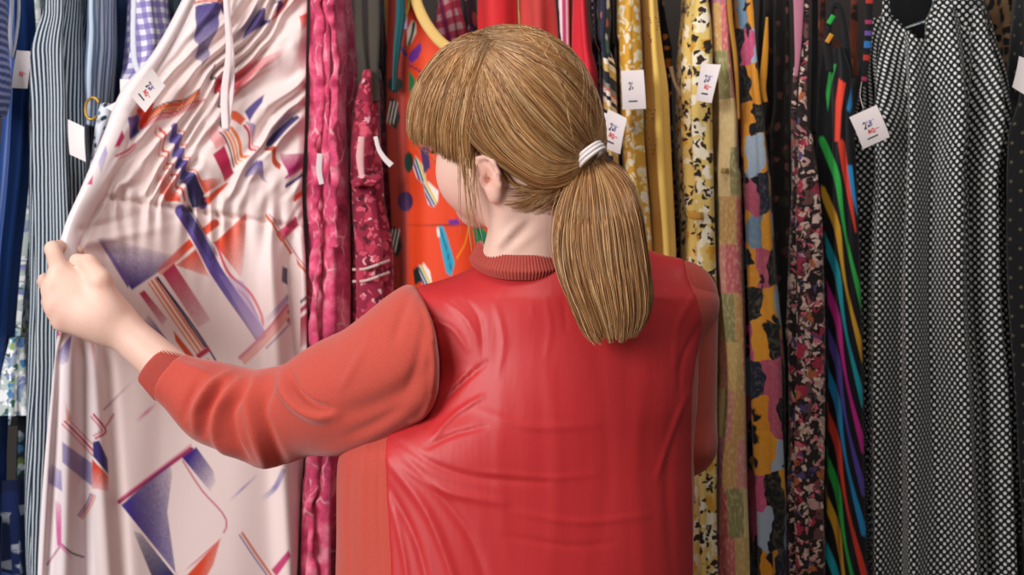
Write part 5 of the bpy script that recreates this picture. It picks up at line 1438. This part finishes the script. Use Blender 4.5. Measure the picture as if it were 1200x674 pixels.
def build_orange():
    OR_ = '#e2441a'
    def paint(px, py):
        p = Paint(px, py, OR_)
        p.poly([(430, -60), (474, -60), (478, 60), (479, 360), (430, 360)], '#8f2a1e', soft=5)  # shade on the side panel, painted in as darker red-brown
        p.poly([(478, 71), (480, 62), (493, 49), (494, 58), (490, 68), (483, 74)], '#6a2a92'); p.line([(479, 76), (486, 80), (493, 84)], 2.2, '#7a2350')
        p.line([(470, 56), (476, 64)], 4, '#45205a'); p.poly([(479, 82), (486, 92), (486, 100), (481, 108), (479, 108)], '#1f7a4a')
        p.poly([(477, 36), (483, 23), (488, 28), (488, 38), (482, 50), (477, 54)], '#ecdccf'); p.line([(485, 28), (483, 40), (479, 52)], 3.2, '#1f5a48')
        p.poly([(470, 14), (478, 12), (477, 34), (470, 34)], '#b7a6d6')
        def ell_(x, y, a, b, c):
            t = np.linspace(0, 6.28, 24); p.poly(np.stack([x + a * np.cos(t), y + b * np.sin(t)], 1), c)
        ell_(463, 99, 9, 9, '#123026'); ell_(479, 190, 5.5, 12, '#153024'); ell_(475, 236, 9, 12, '#3a1a4a')
        # striped leaves
        def leaf(pts, a, b, cols):
            p.poly(pts, cols[0]); d = np.array(b, float) - np.array(a); n = np.array([-d[1], d[0]]); n /= np.linalg.norm(n)
            for k, c in enumerate(cols[1:]): 
                o = n * (k - (len(cols) - 2) / 2) * 3.4
                q = Paint(p.x, p.y, OR_); m = sstep(.9, -.9, poly_sd(p.x, p.y, np.array(pts, float))) * sstep(.6, -.6, seg_dist(p.x, p.y, [np.array(a) + o, np.array(b) + o])[0] - 1.2)
                p.put(m, c)
        S_ = ['#e9e2da', '#e9e2da', '#e0b83a', '#1f6f80', '#5a2a7a']
        leaf([(487, 183), (484, 196), (488, 208), (496, 216), (500, 214), (497, 196)], (488, 184), (498, 214), S_)
        p.poly([(492, 172), (502, 170), (504, 196), (497, 204)], '#3a1f5c')
        leaf([(496, 213), (503, 214), (514, 224), (513, 236), (508, 243), (502, 240), (498, 228)], (497, 214), (511, 240), S_)
        p.poly([(525, 259), (535, 256), (540, 262), (528, 266)], '#6a2a92')
        p.poly([(513, 267), (519, 264), (526, 284), (533, 308), (529, 324), (523, 320), (517, 292)], '#2aa3c4'); p.line([(516, 268), (523, 292), (529, 316)], 1.8, '#12607e'); p.line([(513, 268), (514, 276)], 3, '#e9e2da')
        p.poly([(553, 264), (562, 262), (570, 272), (573, 288), (566, 292), (557, 284)], '#14734a'); p.line([(557, 264), (570, 290)], 1, '#0c3f2a')
        p.line([(550, 262), (545, 285), (535, 303)], 1.8, '#f08a1a')
        leaf([(490, 312), (497, 309), (504, 318), (506, 332), (496, 334), (490, 324)], (491, 310), (503, 334), S_); p.poly([(484, 316), (490, 312), (494, 330), (486, 334)], '#12251e')
        for (x, y) in ((461, 132), (463, 282)):
            p.poly([(x - 5, y - 18), (x + 3, y - 14), (x + 8, y + 6), (x + 3, y + 20), (x - 5, y + 12)], '#15201c')
            for k in (-3, 1, 5): p.line([(x + k, y - 12), (x + k - 5, y + 12)], 1.6, '#c9bfb4')
        p.line([(452, 265), (480, 263), (580, 266)], 1.6, '#9a2a14')
        # free repeats out of sight behind the head
        for (x, y, r_) in ((590, 40, 10), (560, 130, 12), (610, 180, 10), (600, 300, 12), (630, 90, 9)): ell_(x, y, r_, r_ * .6, '#5a2a82'); ell_(x + 12, y + 14, r_ * .7, r_, '#1f7a4a')
        return p.c
    m = painted('tropical_orange', .6, sheen=.1)
    neck = [(478, -60), (482, -20), (490, 10), (502, 34), (520, 54), (545, 66), (575, 66), (600, 60), (640, 66), (680, 66), (680, -60)]
    r = garment('tropical_dress', 'orange dress with tropical leaf print and wide pale yellow neck binding', 'dress',
                [(T0, 456, 590), (60, 456, 590), (150, 455, 590), (262, 459, 588), (300, 458, 590), (420, 457, 590), (700, 455, 590)], m, cy=.50, contact=False, yaw=(P(584, 0, .5)[0], 3.0), cutboth=True, b=.035, folds=((9, .005, 0, .5),), step=2.5, fine=420, paint=paint, cut=neck, q=3)
    yb = plain('yellow_binding', '#e8c274', .65, .06)
    strip('neck_binding', [(479, -48), (484, -18), (490, 8), (503, 33), (521, 53), (546, 65), (574, 65), (594, 56), (606, 40), (612, 0)], 13, .455, yb, r, .008, Ys=lambda x, y: .456 + 8.0 * .008 * math.log1p(math.exp((x - 578) * .00129 / .008)))
    strip('strap_edging', [(474, -48), (478, -20), (479, 4), (474, 26)], [4, 5, 4, 2], .46, plain('lime_edging', '#b9a52e', .7), r, .004)

def build_rainbow():
    CY = ['#2fb24a', '#d9a42c', '#1fa3b4', '#d02a94', '#5a4aa6', '#2590cc', '#e0402f']
    def paint(px, py):
        p = Paint(px, py, '#141318')
        off = [(0, 0), (8, 18), (18, 45), (23, 80), (28, 112), (36, 148), (50, 200)]
        ks = [(164, 0), (222, 1), (275, 2), (328, 3), (378, 4), (425, 5), (474, 6), (528, 0), (576, 1), (633, 2), (684, 3), (734, 4)]
        for y, k in ks: p.line([(963 + a, y + b) for a, b in off], [8, 9, 7, 4, 3, 4, 6, 8], CY[k])
        p.line([(986, 168), (990, 196), (996, 232), (1003, 272)], [8, 7, 5, 2], CY[6]); p.line([(996, 196), (1000, 226), (1005, 252)], [6, 5, 2], CY[5])
        p.poly([(983, 92), (991, 98), (986, 130), (984, 166), (978, 166), (979, 120)], '#ee4630'); p.poly([(973, 74), (980, 76), (974, 100), (970, 130), (968, 110)], '#35b14c')
        p.poly([(998, 100), (1004, 108), (996, 132), (992, 128)], '#2b7fb8')
        return p.c
    m = painted('rainbow_stripe', .6, sheen=.1)
    r = garment('rainbow_dress', 'black dress with curving rainbow stripes, left of the polka dot dress', 'dress',
                [(60, 971, 986), (90, 968, 998), (165, 967, 1001), (172, 966, 1002), (300, 965, 1006), (450, 965, 1010), (674, 965, 1016), (BOT, 962, 1024)], m, cy=.51, b=.09, folds=((7, .007, 0, .6),), step=2.5, fine=130, paint=paint)
    bk = plain('black_jersey', '#151418', .7)
    V, F = None, None
    strip('strap', [(974, 84), (970, 50), (973, 18), (979, 4), (986, 14), (991, 45), (994, 92)], [12, 10, 7, 7, 8, 10, 12], .44, bk, r, .008)
    strip('strap', [(979, -48), (978, -20), (979, 10)], [5, 5, 5], .45, bk, r, .006)
    for y, c, x in ((24, '#2fb24a', 974), (46, '#d9942c', 972)): strip('strap_stripe', [(x - 3, y + 4), (x + 3, y - 6)], 6, .4345, plain('stripe_' + c[1:3], c, .7), r, .003, n=8)
    m2 = fab('orange_rust_print', pat_floral('#6a3020', [('#d8743a', 30, .3, .5), ('#e0a890', 36, .25, .35), ('#1a1614', 40, .26, .4)]), .75)
    strip('strap', [(1000, -48), (1001, 10), (1000, 60), (1003, 90)], [8, 8, 11, 6], .47, m2, r, .006)
    r2 = garment('rust_scarf', 'rust orange print scarf behind the black looped strap', 'scarf', [(T0, 962, 970), (20, 961, 968), (60, 960, 966), (120, 959, 963)], m2, 'scarf_body', cy=.52, b=.03, folds=((4, .002, 0, 1),))
# ================================================================== room, rail, light, camera
def build_setting():
    def slab(name, lo, hi, m):
        lo, hi = np.array(lo, float), np.array(hi, float)
        V = [[(lo, hi)[i][0], (lo, hi)[j][1], (lo, hi)[k][2]] for i in (0, 1) for j in (0, 1) for k in (0, 1)]
        F = [(0, 1, 3, 2), (4, 6, 7, 5), (0, 4, 5, 1), (2, 3, 7, 6), (0, 2, 6, 4), (1, 5, 7, 3)]
        return tag(mesh_obj(name, V, F, m, smooth=False), kind='structure')
    wm = Mat('charcoal_wall'); o = wm.obj()
    wall = wm.out(wm.mix(wm.noise(o, 5, 4).outputs[0], '#3b3634', '#4a4441'), .9, wm.noise(o, 220, 3).outputs[0], .15, .002, 0)
    fl = Mat('wood_floor'); o = fl.obj(); x, y, z = fl.xyz(o)
    bd = fl.math('FLOOR', fl.math('DIVIDE', x, .12)); cb = fl.node('CombineXYZ', [bd, 0.0, 0.0])
    wn = fl.node('TexWhiteNoise', {'Vector': cb.outputs[0]}, noise_dimensions='3D')
    n = fl.noise(fl.scale(fl.vmath('ADD', o, fl.scale(cb.outputs[0], .7)), (8, .6, 1)), 6, 4).outputs[0]
    floor = fl.out(fl.mix(fl.math('ADD', fl.math('MULTIPLY', wn.outputs[0], .4), fl.math('MULTIPLY', n, .6)), '#6b5138', '#8f7150'), .5, n, .1, .002, 0)
    slab('floor', (-2.6, -3.4, -.05), (2.6, 1.10, 0), floor)
    slab('wall_back', (-2.6, 1.0, 0), (2.6, 1.10, 2.8), wall)
    # the rail on its uprights
    st = plain('rail_steel', '#8d9092', .35, .05, sheen=0, **{'Metallic': .9})
    root = empty('garment_rail', (0, RAIL_Y, 0), 'long steel garment rail above the hanging dresses', 'rail')
    cord('rail_bar', [(-1.30, RAIL_Y, RAIL_Z), (0, RAIL_Y, RAIL_Z), (1.30, RAIL_Y, RAIL_Z)], .014, st, root, sides=16)
    for s in (-1, 1):
        cord('upright', [(s * 1.27, RAIL_Y, .05), (s * 1.27, RAIL_Y, 1.0), (s * 1.27, RAIL_Y, RAIL_Z)], .014, st, root, sides=16)
        cord('foot_bar', [(s * 1.27, RAIL_Y - .27, .02), (s * 1.27, RAIL_Y, .02), (s * 1.27, RAIL_Y + .27, .02)], .02, st, root, sides=12)
    # camera
    cam = bpy.data.cameras.new('camera'); co = bpy.data.objects.new('camera', cam); COL.objects.link(co)
    co.location = (0, CAM_Y, CAM_Z); co.rotation_euler = (math.pi / 2, 0, 0); cam.lens = 50; cam.sensor_width = 36; cam.clip_start = .05
    cam.dof.use_dof = True; cam.dof.focus_distance = 1.63; cam.dof.aperture_fstop = 7.0
    SC.camera = co
    w = bpy.data.worlds.new('world'); SC.world = w; w.use_nodes = True
    b = w.node_tree.nodes['Background']; b.inputs[0].default_value = (1.0, .95, .93, 1); b.inputs[1].default_value = WORLD
    def area(name, loc, tgt, sx, sy, power, col):
        l = bpy.data.lights.new(name, 'AREA'); l.shape = 'RECTANGLE'; l.size = sx; l.size_y = sy; l.energy = power; l.color = col
        o = bpy.data.objects.new(name, l); COL.objects.link(o); o.location = loc
        o.rotation_euler = (Vector(tgt) - Vector(loc)).to_track_quat('-Z', 'Y').to_euler(); return o
    area('window_light', (-1.75, -1.7, 1.95), (-.2, .3, 1.38), 1.3, 1.3, KEY, (1, .968, .955)).data.spread = 2.3
    area('ceiling_light', (.1, -.6, 2.9), (.05, .1, 1.2), 1.2, .5, TOPL, (1, .95, .90))
    SC.view_settings.view_transform = 'Standard'; SC.view_settings.look = 'None'; SC.view_settings.gamma = 1; SC.view_settings.use_curve_mapping = False
    SC.view_settings.exposure = EXPO
    SC.cycles.use_denoising = True
    SC.cycles.max_bounces = 6
WORLD, KEY, TOPL, EXPO = .13, 37, 14, 0.0
build_setting()
build_pink()
build_rack()
build_person()
